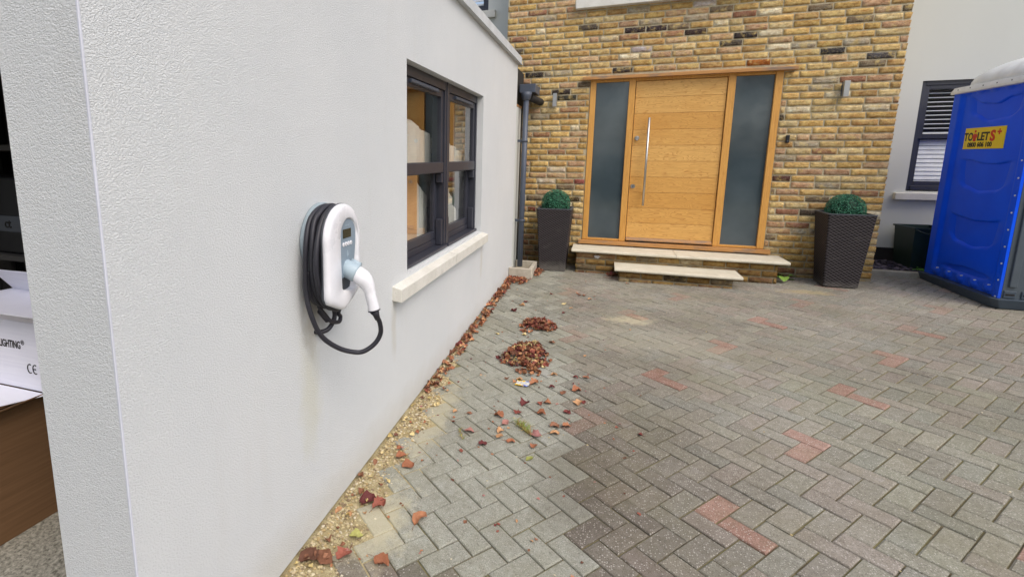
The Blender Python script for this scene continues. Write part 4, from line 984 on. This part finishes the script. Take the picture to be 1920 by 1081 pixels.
# ================================================================ BIN CORNER
mb = MB(); mb.hull([(a, b, c) for a in (3.92, 5.6) for b in (7.245, 7.335) for c in (0.12, 0.262)], 0.008)
tag(mb.build('kerb', M['kerb'], None, loc=(4.7, 7.3, 0.2)), 'grey concrete kerb edging the slate bed by the bins', 'kerb', kind='structure')
mb = MB(); mb.quad((3.91, 7.33, 0.225), (8.4, 7.33, 0.23), (8.4, 8.02, 0.255), (3.91, 8.02, 0.25)); tag(mb.build('slate_bed', M['plinth']), kind='structure')
mb = MB(); r = random.Random(8)
for _ in range(900):
    x, y = 3.93 + 1.5 * r.random(), 7.35 + 0.64 * r.random(); s = 0.016 + 0.02 * r.random(); a = r.random() * 6.28
    mb.col = lin(r.choice([(92, 84, 100), (74, 68, 80), (112, 104, 118), (60, 56, 66), (96, 92, 98)]))
    bmx = Matrix.Translation((x, y, 0.235 + 0.03 * r.random())) @ Matrix.Rotation(a, 4, 'Z') @ Matrix.Rotation((r.random() - .5) * 0.9, 4, 'X') @ Matrix.Rotation((r.random() - .5) * 0.7, 4, 'Y')
    P = [bmx @ Vector(p) for p in ((-s, -s * .6, 0), (s * .8, -s * .7, 0), (s, s * .5, 0), (-s * .6, s * .7, 0))]; Q = [p + Vector((0, 0, 0.006)) for p in P]
    mb.rings([P, Q], True, True, smooth=False)
tag(mb.build('slate_chippings', M['slate']), 'dark purple slate chippings between kerb and white house wall', 'slate chippings', kind='stuff')
def recycling_box(x, y, z, w_, d_, h_, yaw, lab):
    t = thing('recycling_box', lab, 'recycling box', (x, y, z), 'green recycling boxes on the slate'); c, s = math.cos(yaw), math.sin(yaw)
    def rr(a, b, zz): return [(x + p * c - q * s, y + p * s + q * c, zz) for p, q in ((-a, -b), (a, -b), (a, b), (-a, b))]
    a, b = w_ / 2, d_ / 2
    mb = MB(); mb.rings([rr(a * .86, b * .86, z), rr(a, b, z + h_), rr(a + .014, b + .014, z + h_ + .001), rr(a + .014, b + .014, z + h_ + .02), rr(a - .006, b - .006, z + h_ + .02), rr(a * .84, b * .84, z + 0.02)], True, True, smooth=False)
    mb.build('box_body', M['bin'], t)
    mb = MB(); P = [Vector((x + p * c - q * s, y + p * s + q * c, z + h_ + zz)) for p, q, zz in ((-a, -b - .02, 0.0), (-a * .6, -b - .05, -0.035), (0, -b - .06, -0.05), (a * .6, -b - .05, -0.035), (a, -b - .02, 0.0))]; mb.tube(catmull(P, 4), 0.007, 8); mb.build('carry_handle', M['bin'], t)
recycling_box(4.66, 7.74, 0.26, 0.35, 0.40, 0.465, 0.05, 'dark green recycling box standing by the white wall, nearer the bricks')
recycling_box(4.93, 7.55, 0.26, 0.36, 0.30, 0.42, 0.35, 'dark green recycling box half hidden behind the blue toilet')
def leafy(name, x, y, z, n, spread, size, lab, cat, cols, seed, up=0.6):
    r = random.Random(seed); mb = MB()
    for k in range(n):
        a = r.random() * 6.28; l = spread * (0.4 + 0.6 * r.random()); p0 = Vector((x, y, z)); d = Vector((math.cos(a), math.sin(a), up * (0.4 + r.random()))).normalized()
        tip = p0 + d * l; mb.col = lin(cols[0]); mb.tube([p0, p0 + d * l * .5 + Vector((0, 0, .01)), tip], 0.002, 5)
        side = d.cross(Vector((0, 0, 1))).normalized(); s = size * (0.7 + 0.5 * r.random()); dd = (d + Vector((0, 0, -0.55))).normalized(); L0 = tip; mb.col = lin(r.choice(cols)); nrm = side.cross(dd)
        rs = []
        for i in range(7):
            f = i / 6; w_ = s * 0.42 * math.sin(math.pi * min(1, f * 0.93 + 0.04)) ** 0.8; c_ = L0 + dd * s * f + Vector((0, 0, -0.35 * s * f * f))
            rs.append([c_ - side * w_ + nrm * w_ * .35, c_, c_ + side * w_ + nrm * w_ * .35])
        mb.rings(rs, False, False, closed=False)
    return tag(mb.build(name, M['green'], None, loc=(x, y, z)), lab, cat)
leafy('weed_plant', 3.03, 6.74, 0.165, 9, 0.10, 0.10, 'fresh green leafy plant growing at the brick wall foot beside the steps', 'plant', [(112, 150, 62), (134, 170, 78), (90, 130, 50)], 3, 0.7)
leafy('seedling', 4.56, 7.52, 0.25, 5, 0.06, 0.06, 'small green seedling in the slate in front of the recycling box', 'plant', [(110, 170, 70), (130, 186, 84)], 6)

# ================================================================ GARAGE CONTENTS
bx = thing('cardboard_box', 'large brown cardboard box with flaps folded open on the garage floor', 'cardboard box', (-1.5, 1.2, -0.03))
mb = MB(); zt = 0.545
mb.hull([(x_, y_, z_) for (x_, y_) in ((-1.20, 0.96), (-1.155, 1.55), (-1.75, 1.60), (-1.80, 1.00)) for z_ in (-0.02, zt)], 0.004); mb.build('box_body', M['card'], bx)
mb = MB()
for P in (((-1.198, 0.96, zt), (-1.156, 1.55, zt), (-1.10, 1.54, zt + 0.03), (-1.14, 0.98, zt + 0.022)), ((-1.19, 0.97, zt + 0.004), (-1.80, 1.0, zt + 0.004), (-1.79, 0.86, zt + 0.05), (-1.18, 0.84, zt + 0.045)), ((-1.20, 0.99, zt + 0.01), (-1.16, 1.5, zt + 0.012), (-1.40, 1.5, zt + 0.018), (-1.42, 1.0, zt + 0.016))):
    A = [Vector(p) for p in P]; mb.rings([A, [a + Vector((0, 0, 0.005)) for a in A]], True, True, smooth=False)
mb.build('flap', M['card'], bx)
wb_ = thing('lighting_box', 'white printed lighting carton with open flaps on the brown box', 'carton', (-1.4, 1.45, 0.58))
zw = zt + 0.028
mb = MB(); mb.hull([(x_, y_, z_) for (x_, y_) in ((-1.02, 1.30), (-0.98, 1.62), (-1.86, 1.66), (-1.90, 1.26)) for z_ in (zw, zw + 0.305)], 0.003); mb.build('box_body', M['wcard'], wb_)
mb = MB(); zq = zw + 0.305
for P in (((-1.02, 1.30, zq), (-1.90, 1.26, zq), (-1.88, 1.18, zq + 0.06), (-1.02, 1.21, zq + 0.065)), ((-1.02, 1.60, zq), (-1.86, 1.64, zq), (-1.80, 1.52, zq + 0.13), (-1.04, 1.48, zq + 0.16))):
    A = [Vector(p) for p in P]; mb.rings([A, [a + Vector((0, 0, 0.004)) for a in A]], True, True, smooth=False)
for P in (((-1.10, 1.29, zw - 0.004), (-1.70, 1.265, zw - 0.004), (-1.60, 1.10, zw - 0.008), (-1.20, 1.14, zw - 0.008)),):
    A = [Vector(p) for p in P]; mb.rings([A, [a + Vector((0, 0, 0.003)) for a in A]], True, True, smooth=False)
mb.build('flap', M['wcard'], wb_)
dr_ = Vector((0.88, 0.04, 0)).normalized(); nn_ = Vector((0.04, -0.88, 0)).normalized()
def on(x): return Vector((x, 1.26 + (x + 1.90) * (0.04 / 0.88), 0)) + nn_ * 0.0012
p_ = on(-1.238); text('LIGHTING', 0.047, M['ink'], 'print', wb_, (dr_, (0, 0, 1), nn_, (p_.x, p_.y, 0.770)), 0.0004, 0.62, 0.0009, 'RIGHT')
p_ = on(-1.214); text('\u00ae', 0.030, M['ink'], 'print', wb_, (dr_, (0, 0, 1), nn_, (p_.x, p_.y, 0.784)), 0.0004, 0.9, 0.0, 'RIGHT')
p_ = on(-1.178)
mb = MB()
for cx_ in (-0.020, 0.012):
    pts = [p_ + dr_ * (cx_ + 0.014 * math.cos(rad(a))) + Vector((0, 0, 0.672 + 0.020 * math.sin(rad(a)))) for a in range(60, 301, 20)]
    mb.tube(pts, 0.0022, 6)
mb.tube([p_ + dr_ * -0.001 + Vector((0, 0, 0.672)), p_ + dr_ * 0.015 + Vector((0, 0, 0.672))], 0.0022, 6)
mb.build('conformity_mark', M['ink'], wb_)
sb = thing('storage_crate', 'dark storage box with a grey lettered band deep inside the garage', 'storage box', (-2.2, 2.0, 1.0))
mb = MB(); mb.box(-2.7, -1.75, 1.805, 2.25, 1.02, 1.45, 0.01); mb.build('box_body', M['black'], sb)
mb = MB(); mb.box(-2.68, -1.77, 1.80, 1.806, 1.145, 1.235); BD = mb.build('label_band', M['gasket'], sb)
text('ct', 0.075, M['ink'], 'print', sb, ((1, 0, 0), (0, 0, 1), (0, -1, 0), (-2.080, 1.798, 1.19)), 0.0008, 1.0, 0.001, 'RIGHT')
sh = thing('shelf_rack', 'dark shelving rack against the back wall of the garage', 'shelving', (-2.2, 2.0, 0.0))
for z in (0.98, 1.6, 2.1): mb = MB(); mb.box(-2.9, -0.6, 1.78, 2.28, z, z + 0.03); mb.build('shelf', M['dark'], sh)
for x_ in (-2.9, -0.64):
    for y_ in (1.79, 2.24): mb = MB(); mb.box(x_, x_ + 0.04, y_, y_ + 0.04, -0.02, 2.13); mb.build('upright', M['black'], sh)
# things behind the garage window
t = thing('dust_sheet', 'white dust sheet draped over a stack behind the left garage window panes', 'dust sheet', (-0.35, 3.4, 0.8))
def drape(y0, y1, ztops, zlo, xo, seed, name, parent):
    mb = MB(); rs = []; n = 30
    for i in range(n + 1):
        f = i / n; y = y0 + (y1 - y0) * f; q = f * (len(ztops) - 1); a = int(min(q, len(ztops) - 2)); top = ztops[a] + (ztops[a + 1] - ztops[a]) * (q - a)
        col = [(-0.75, y, top - 0.02)]
        for k in range(14):
            z = top + (zlo - top) * k / 13; col.append((xo + 0.012 * math.sin(i * 0.7 + seed + z * 3) + 0.007 * math.sin(i * 1.9 + z * 9) - (0.03 if k == 0 else 0), y, z))
        rs.append(col)
    mb.rings(rs, False, False, closed=False); mb.build(name, M['sheet'], parent)
drape(2.70, 3.60, (1.90, 1.855, 1.81, 1.745), 1.50, -0.20, 1, 'sheet_fold', t)
drape(3.36, 3.58, (1.42, 1.36, 1.30), 0.90, -0.22, 3, 'sheet_fold', t)
t = thing('plastic_wrap', 'white wrapped bundle behind the right garage window panes', 'wrapped bundle', (-0.35, 4.4, 0.8))
drape(3.90, 4.48, (1.72, 1.69, 1.66, 1.61), 1.50, -0.20, 2, 'wrap_fold', t)
drape(3.95, 4.32, (1.46, 1.44, 1.20, 1.12), 0.86, -0.20, 4, 'wrap_fold', t)
t = thing('timber_board', 'tan timber board standing behind the lower left garage window pane', 'board', (-0.35, 3.3, 0.6))
mb = MB(); mb.hull([(x_, y_, z_) for x_, y_ in ((-0.21, 2.70), (-0.19, 2.70), (-0.19, 3.32), (-0.21, 3.32)) for z_ in (0.80, 1.48)], 0.002); mb.build('board_panel', M['ply'], t)

# ================================================================ LEAVES
LC = {'O': [(176, 118, 80), (188, 130, 88), (164, 104, 70), (198, 152, 106)], 'R': [(126, 58, 54), (142, 72, 60), (108, 50, 50), (156, 88, 70)], 'B': [(136, 90, 64), (150, 104, 76), (112, 74, 56)],
      'Y': [(214, 196, 140), (206, 186, 120)], 'P': [(176, 122, 112), (164, 112, 108)], 'G': [(160, 166, 84), (176, 176, 96)]}
def leaf(mb, pos, size, col, rr, tilt=0.25, curl=0.5, stalk=True, lobes=None):
    lobes = rr.random() < 0.25 if lobes is None else lobes
    a = rr.random() * 6.28; Rm = Matrix.Translation(pos) @ Matrix.Rotation(a, 4, 'Z') @ Matrix.Rotation((rr.random() - .5) * tilt * 2, 4, 'X') @ Matrix.Rotation((rr.random() - .5) * tilt * 2, 4, 'Y')
    wid = 0.33 + 0.14 * rr.random(); cu1 = curl * (0.4 + rr.random()); cu2 = curl * (rr.random() - 0.3); n = 8
    mb.col = col; rs = []; ph = rr.random() * 6.28
    for i in range(n + 1):
        f = i / n; w_ = wid * math.sin(math.pi * (f * 0.96 + 0.02)) ** 0.75
        if lobes: w_ *= 1.05 + 0.35 * math.sin(f * 17 + ph)
        else: w_ *= 1 + 0.12 * math.sin(f * 23 + ph)
        y = (f - 0.5); zc = cu2 * 0.9 * (y * y - 0.05) + 0.05 * math.sin(f * 9 + ph)
        r_ = []
        for k in (-1, -0.5, 0, 0.5, 1):
            x_ = k * w_ * (1 + 0.2 * (rr.random() - .5)) + 0.05 * math.sin(f * 5 + ph); r_.append(Rm @ (Vector((x_, y, zc + cu1 * abs(k) ** 1.3 * w_ * (1.1 + 0.5 * math.sin(f * 7 + k * 2 + ph)) + 0.05 * (rr.random() - .5))) * size))
        rs.append(r_)
    mb.rings(rs, False, False, closed=False)
    if stalk:
        p0 = Rm @ (Vector((0, -0.5, cu2 * 0.1)) * size); p1 = Rm @ (Vector((0.08, -0.75, 0.03)) * size); p2 = Rm @ (Vector((0.2, -0.95, 0.08)) * size)
        mb.col = tuple(c * 0.6 for c in col); mb.tube([p0, p1, p2], 0.0010, 4)
def one_col(k, rr):
    c = lin(rr.choice(LC[k])); f = 0.85 + 0.25 * rr.random(); g = sum(c) / 3; return tuple((g + (x - g) * 0.9) * f * 1.15 for x in c)
SING = [(0.58, 5.418, 'R'), (0.364, 5.056, 'R'), (0.343, 4.927, 'O'), (0.297, 4.735, 'R'), (0.74, 5.095, 'Y'), (0.813, 4.983, 'O'), (0.759, 4.805, 'R'), (0.657, 4.516, 'R'), (0.489, 4.12, 'Y'), (0.729, 4.003, 'B'), (0.989, 3.812, 'O'), (0.943, 3.417, 'R'), (1.011, 3.439, 'B'), (0.806, 3.22, 'R'), (0.961, 3.225, 'O'), (0.881, 3.164, 'B'), (0.76, 2.973, 'R'), (0.671, 2.938, 'R'), (0.8, 2.997, 'O'), (1.011, 3.078, 'R'), (0.548, 2.751, 'O'), (0.779, 2.856, 'O'), (0.643, 2.824, 'R'), (0.599, 2.683, 'P'), (0.924, 2.915, 'R'), (0.867, 2.743, 'B'), (0.931, 2.756, 'O'), (0.659, 2.51, 'O'), (0.592, 2.532, 'O'), (0.59, 2.586, 'O'), (0.878, 2.667, 'O'), (0.784, 2.503, 'O'), (0.778, 2.612, 'P'), (0.267, 4.082, 'Y'), (0.852, 5.51, 'O'), (0.978, 5.341, 'O'), (1.022, 5.455, 'B'), (0.87, 5.472, 'B'), (0.919, 5.455, 'B'), (0.444, 4.464, 'Y'), (0.686, 3.24, 'O'), (0.561, 3.224, 'O'), (0.586, 3.27, 'O'), (0.503, 3.248, 'B'), (0.802, 3.405, 'O'), (0.285, 2.716, 'O'), (0.373, 2.725, 'B'), (0.429, 2.343, 'R'), (0.521, 2.441, 'R'), (0.424, 2.529, 'P'), (0.396, 1.799, 'O'), (0.209, 2.133, 'O'), (0.147, 2.192, 'O'), (0.195, 1.823, 'R'), (0.133, 1.831, 'R'), (0.181, 1.622, 'G'), (0.178, 1.524, 'R'), (0.11, 1.481, 'B'), (0.055, 1.47, 'B'), (0.778, 2.389, 'G'), (0.983, 3.051, 'O'), (1.362, 6.10, 'O'), (1.155, 6.478, 'B'), (0.09, 3.3, 'O'), (0.334, 1.538, 'O'), (1.317, 2.803, 'R')]
SPECIAL = {(0.181, 1.622): 'rounded yellow green leaf at the gravel edge in the near foreground', (0.778, 2.389): 'slim pale yellow green leaf at the edge of the light paving', (0.396, 1.799): 'orange leaf with a curved stalk alone on the nearest light pavers',
           (0.209, 2.133): 'large curled orange leaf, right one of a pair on the gravel edge', (0.147, 2.192): 'curled orange leaf, left one of a pair on the gravel edge', (0.055, 1.47): 'large crumpled brown leaf against the garage wall foot, nearest the camera', (0.11, 1.481): 'large torn brown leaf next to the crumpled one nearest the camera',
           (0.867, 2.743): 'dark brown leaf of the touching pair on the dark paving edge', (0.931, 2.756): 'orange brown leaf of the touching pair on the dark paving edge', (0.643, 2.824): 'dark red leaf just above the grass tuft', (0.599, 2.683): 'pinkish grey leaf just left of the grass tuft', (1.317, 2.803): 'lone small red leaf on the dark pavers furthest from the wall',
           (0.989, 3.812): 'lone pale orange leaf right of the larger leaf pile', (1.362, 6.10): 'orange leaf on the paving just in front of the lower step', (0.489, 4.12): 'pale cream leaf just below the smaller leaf pile', (0.267, 4.082): 'pale cream leaf between the wall and the smaller leaf pile'}
GL = {'O': ('small dry orange leaf lying loose on the block paving', 'loose orange leaves on the paving'), 'R': ('small crimson red leaf lying loose on the block paving', 'loose red leaves on the paving'), 'B': ('small dark brown leaf lying loose on the block paving', 'loose brown leaves on the paving'),
      'P': ('small dusty pink leaf lying loose on the block paving', 'loose pink leaves on the paving'), 'Y': ('small pale cream leaf lying loose on the block paving', 'loose cream leaves on the paving'), 'G': ('green leaf', 'green leaves')}
rl = random.Random(21)
for x, y, k in SING:
    big = (x, y) in SPECIAL; s = 0.052 * (0.6 + 0.7 * rl.random()) * (1.25 if y < 2.3 else 1.0)
    if (x, y) in ((0.055, 1.47), (0.11, 1.481)): s = 0.085
    if (x, y) == (1.317, 2.803): s = 0.03
    mb = MB(); leaf(mb, Vector((x, y, gz(x, y) + 0.007)), s, one_col(k, rl), rl, 0.2, 0.6)
    zmin = min(v[2] for v in mb.v); dz_ = gz(x, y) + 0.0005 - zmin; mb.v = [(a, b, c + dz_) for a, b, c in mb.v]
    o = mb.build('fallen_leaf', M['leaf'], None, loc=(x, y, gz(x, y)))
    if big: tag(o, SPECIAL[(x, y)], 'leaf', 'fallen leaves on the driveway')
    else: tag(o, GL[k][0], 'leaf', GL[k][1])
def pile(x, y, rx, ry, n, hgt, lab, seed, mixk='RBOBRO', s0=0.036):
    r = random.Random(seed); mb = MB()
    for _ in range(n):
        a = r.random() * 6.28; q = r.random() ** 0.6 * (1 + 0.18 * math.sin(3 * a + seed)); px_, py_ = x + rx * q * math.cos(a), y + ry * q * math.sin(a)
        h = max(0.004, hgt * (1 - q * q) * r.random() + 0.006)
        leaf(mb, Vector((px_, py_, gz(px_, py_) + h)), s0 * (0.7 + 0.6 * r.random()), one_col(r.choice(mixk), r), r, 0.7, 0.9, r.random() < .25)
    return tag(mb.build('leaf_pile', M['leaf'], None, loc=(x, y, gz(x, y))), lab, 'leaf pile', kind='stuff')
pile(0.562, 4.38, 0.15, 0.18, 200, 0.030, 'smaller heap of dark red fallen leaves, farther from the camera', 2)
pile(0.570, 3.69, 0.175, 0.25, 350, 0.036, 'larger heap of red brown fallen leaves, nearer the camera', 3, 'RBOBROBY')
pile(0.64, 3.42, 0.09, 0.10, 30, 0.02, 'spill of orange leaves at the near edge of the larger heap', 4, 'OOB')
pile(0.13, 5.88, 0.15, 0.13, 130, 0.035, 'drift of orange brown leaves in front of the concrete trough', 5, 'OOBOR')
pile(0.32, 6.36, 0.07, 0.16, 60, 0.035, 'drift of brown leaves beside the trough and left planter', 6, 'OOBR')
pile(1.20, 6.43, 0.06, 0.07, 26, 0.04, 'few dark leaves caught beside the lower step', 7, 'RBB')
mb = MB(); r = random.Random(31)
for _ in range(360):
    y = 2.9 + 3.1 * r.random(); w_ = 0.085 if y > 3.4 else 0.075; x = 0.012 + w_ * r.random() ** 1.2
    if y < 3.6 and r.random() < 0.45: continue
    leaf(mb, Vector((x, y, gz(x, y) + 0.005 + 0.014 * r.random() * (1 - x / 0.16))), 0.036 * (0.6 + 0.8 * r.random()), one_col(r.choice('OOBBOBOR'), r), r, 0.6, 0.8, False)
for _ in range(55):
    y = 1.3 + 1.9 * r.random(); x = 0.02 + 0.15 * r.random(); leaf(mb, Vector((x, y, gz(x, y) + 0.008)), 0.026 * (0.6 + 0.8 * r.random()), one_col(r.choice('OOBYBPY'), r), r, 0.5, 0.8, False)
tag(mb.build('leaf_litter', M['leaf']), 'line of brown and orange leaf litter along the garage wall foot', 'leaf litter', kind='stuff')
mb = MB(); r = random.Random(77)       # crumbs of leaf and twig
for _ in range(150):
    x, y = (0.15 + 1.2 * r.random() ** 1.3, 1.3 + 5 * r.random()); leaf(mb, Vector((x, y, gz(x, y) + 0.003)), 0.010 + 0.010 * r.random(), one_col(r.choice('OBRBP'), r), r, 0.3, 0.5, False)
tag(mb.build('leaf_crumbs', M['leaf']), 'tiny crumbled leaf fragments scattered over the near paving', 'leaf fragments', kind='stuff')
# wrapper
t = thing('crisp_wrapper', 'crumpled white, yellow and blue food wrapper below the larger leaf heap', 'wrapper', (0.61, 3.20, gz(0.61, 3.2)))
mb = MB(); r = random.Random(2); rs = []
for i in range(9):
    rs_ = []
    for k in range(7):
        x, y = 0.57 + 0.011 * i + 0.004 * k * .3, 3.165 + 0.012 * k; rs_.append((x, y, gz(x, y) + 0.004 + 0.010 * abs(math.sin(i * 1.3 + k * .9)) + 0.004 * r.random()))
    rs.append(rs_)
R_ = [[mb.V(p) for p in q] for q in rs]
for i in range(8):
    for k in range(6):
        mb.col = lin((196, 196, 190)) if 1 <= k <= 4 else (lin((222, 180, 40)) if i < 5 else lin((120, 140, 210))); mb.F([R_[i][k], R_[i + 1][k], R_[i + 1][k + 1], R_[i][k + 1]])
mb.build('wrapper_film', M['foil'], t)
# grass tufts
for x, y, n, s, lab in ((0.705, 2.66, 90, 0.085, 'straggly green and straw grass tuft in the paving joints'), (0.385, 2.50, 26, 0.04, 'tiny olive green grass tuft in a joint of the light paving')):
    mb = MB(); r = random.Random(n)
    for _ in range(n):
        a = r.random() * 6.28; q = r.random(); bx_, by_ = x + (q - .5) * 0.10 * (1 if n > 50 else .5), y - (q - .5) * 0.10 + (r.random() - .5) * .02; l = s * (0.4 + 0.6 * r.random()); dx, dy = math.cos(a) * l * .8, math.sin(a) * l * .8
        z = gz(bx_, by_); mb.col = lin(r.choice([(140, 150, 70), (120, 140, 60), (186, 160, 100), (160, 130, 80), (150, 164, 80)])); w_ = 0.0016
        p = [(bx_, by_, z), (bx_ + dx * .4, by_ + dy * .4, z + l * .45), (bx_ + dx, by_ + dy, z + l * .3)]
        nx_, ny_ = -math.sin(a) * w_, math.cos(a) * w_
        mb.rings([[(q_[0] - nx_ * f, q_[1] - ny_ * f, q_[2]), (q_[0] + nx_ * f, q_[1] + ny_ * f, q_[2])] for q_, f in zip(p, (1, .8, .15))], False, False, closed=False)
    tag(mb.build('grass_tuft', M['grass'], None, loc=(x, y, gz(x, y))), lab, 'grass tuft')

# ================================================================ ADDED BEHIND THE CAMERA (unseen trees and hedge for the glass to reflect)
def reflection_tree(x, y, h, rad_, seed, lab):
    t = thing('reflection_tree', lab, 'tree', (x, y, gz(x, y) - 0.05), 'added trees across the street behind the viewer'); r = random.Random(seed); z0 = gz(x, y) - 0.05
    mb = MB(); top = (x + 0.3, y, z0 + h * 0.62); mb.tube(catmull([(x, y, z0), (x + .1, y, z0 + h * .25), top], 4), [0.17 - 0.11 * i / 8 for i in range(9)], 10)
    for k in range(7):
        a = k * 0.9 + r.random(); mb.tube([(x + .12, y, z0 + h * (.28 + .04 * k)), (x + math.cos(a) * rad_ * .4, y + math.sin(a) * rad_ * .4, z0 + h * (.45 + .05 * k)), (x + math.cos(a) * rad_ * .8, y + math.sin(a) * rad_ * .8, z0 + h * (.5 + .06 * k))], [0.07, 0.045, 0.015], 7)
    mb.build('trunk', M['bark'], t)
    mb = MB(); cl = [(r.gauss(0, .45) * rad_, r.gauss(0, .45) * rad_, h * (.36 + .6 * r.random()), rad_ * (.22 + .22 * r.random())) for _ in range(26)]
    for cx_, cy_, cz_, cr in cl:
        for _ in range(75):
            d = Vector((r.gauss(0, 1), r.gauss(0, 1), r.gauss(0, 1))).normalized() * cr * (0.5 + .5 * r.random()); p = Vector((x + cx_, y + cy_, z0 + cz_)) + d
            e1 = Vector((r.gauss(0, 1), r.gauss(0, 1), r.gauss(0, 1))).normalized() * 0.11; e2 = e1.orthogonal().normalized() * 0.06
            mb.col = lin(r.choice([(70, 88, 44), (88, 104, 52), (56, 74, 38), (120, 104, 50), (134, 92, 46)])); mb.F([mb.V(p - e1), mb.V(p + e2), mb.V(p + e1), mb.V(p - e2)])
    mb.build('crown', M['green'], t)
def scuffed_blue():
    m = NT('blue_plastic', 0.42, spec=0.2); p = m.pos
    c = m.mix(m.ramp(m.noise(p, 2.5, 4), [(0.3, 0.0), (0.7, 1.0)]), lin((1, 82, 240)), lin((4, 92, 255)))
    sc = m.noise(m.map(p, (4, 22, 5)), 2.0, 5, 0.75); c = m.mix(m.ramp(sc, [(0.66, 0.0), (0.74, 0.35)]), c, lin((70, 120, 220)))
    sep = m.n('ShaderNodeSeparateXYZ'); m.l(p, sep.inputs[0])
    low = m.ramp(m.math('ADD', sep.outputs[2], m.math('MULTIPLY', m.noise(p, 5, 4), -0.4)), [(0.05, 1.0), (0.35, 0.0)])
    c = m.mix(m.math('MULTIPLY', low, 0.3), c, lin((70, 90, 120))); m.color(c); return m.m
_b = scuffed_blue()
for o_ in bpy.data.objects:
    if o_.type == 'MESH' and o_.data.materials and o_.data.materials[0] == M['blue']: o_.data.materials[0] = _b
M['bark'] = plain('bark', lin((92, 80, 66)), 0.9)
reflection_tree(-1.2, -9.5, 6.8, 2.3, 1, 'unseen leafy tree added across the street to reflect in the left side of the door glass')
reflection_tree(3.6, -11.0, 6.2, 2.2, 2, 'unseen leafy tree added across the street to reflect between the door side panes')
reflection_tree(8.4, -9.8, 7.0, 2.4, 3, 'unseen leafy tree added across the street to reflect in the right side pane of the door')
mb = MB(); r = random.Random(9); hx0, hx1, hy = -7.0, 14.0, -8.4  # unseen hedge, added only as something for the glass to mirror
mb.col = lin((40, 52, 28)); mb.box(hx0, hx1, hy - 0.4, hy + 0.4, -0.5, 1.45)
for _ in range(5200):
    x = hx0 + (hx1 - hx0) * r.random(); z = -0.35 + 2.05 * r.random(); y = hy + 0.42 + 0.12 * r.random() + 0.08 * math.sin(x * 2.1)
    if z > 1.5: y = hy + (r.random() - .5) * 0.9
    e1 = Vector((r.gauss(0, 1), r.gauss(0, .6), r.gauss(0, 1))).normalized() * 0.07; e2 = e1.orthogonal().normalized() * 0.045; p = Vector((x, y, z))
    mb.col = lin(r.choice([(70, 92, 44), (90, 112, 56), (54, 74, 36)])); mb.F([mb.V(p - e1), mb.V(p + e2), mb.V(p + e1), mb.V(p - e2)])
tag(mb.build('reflection_hedge', M['green'], None, loc=(3.5, hy, -0.3)), 'unseen clipped green hedge added across the street to mirror low in the door glass', 'hedge')
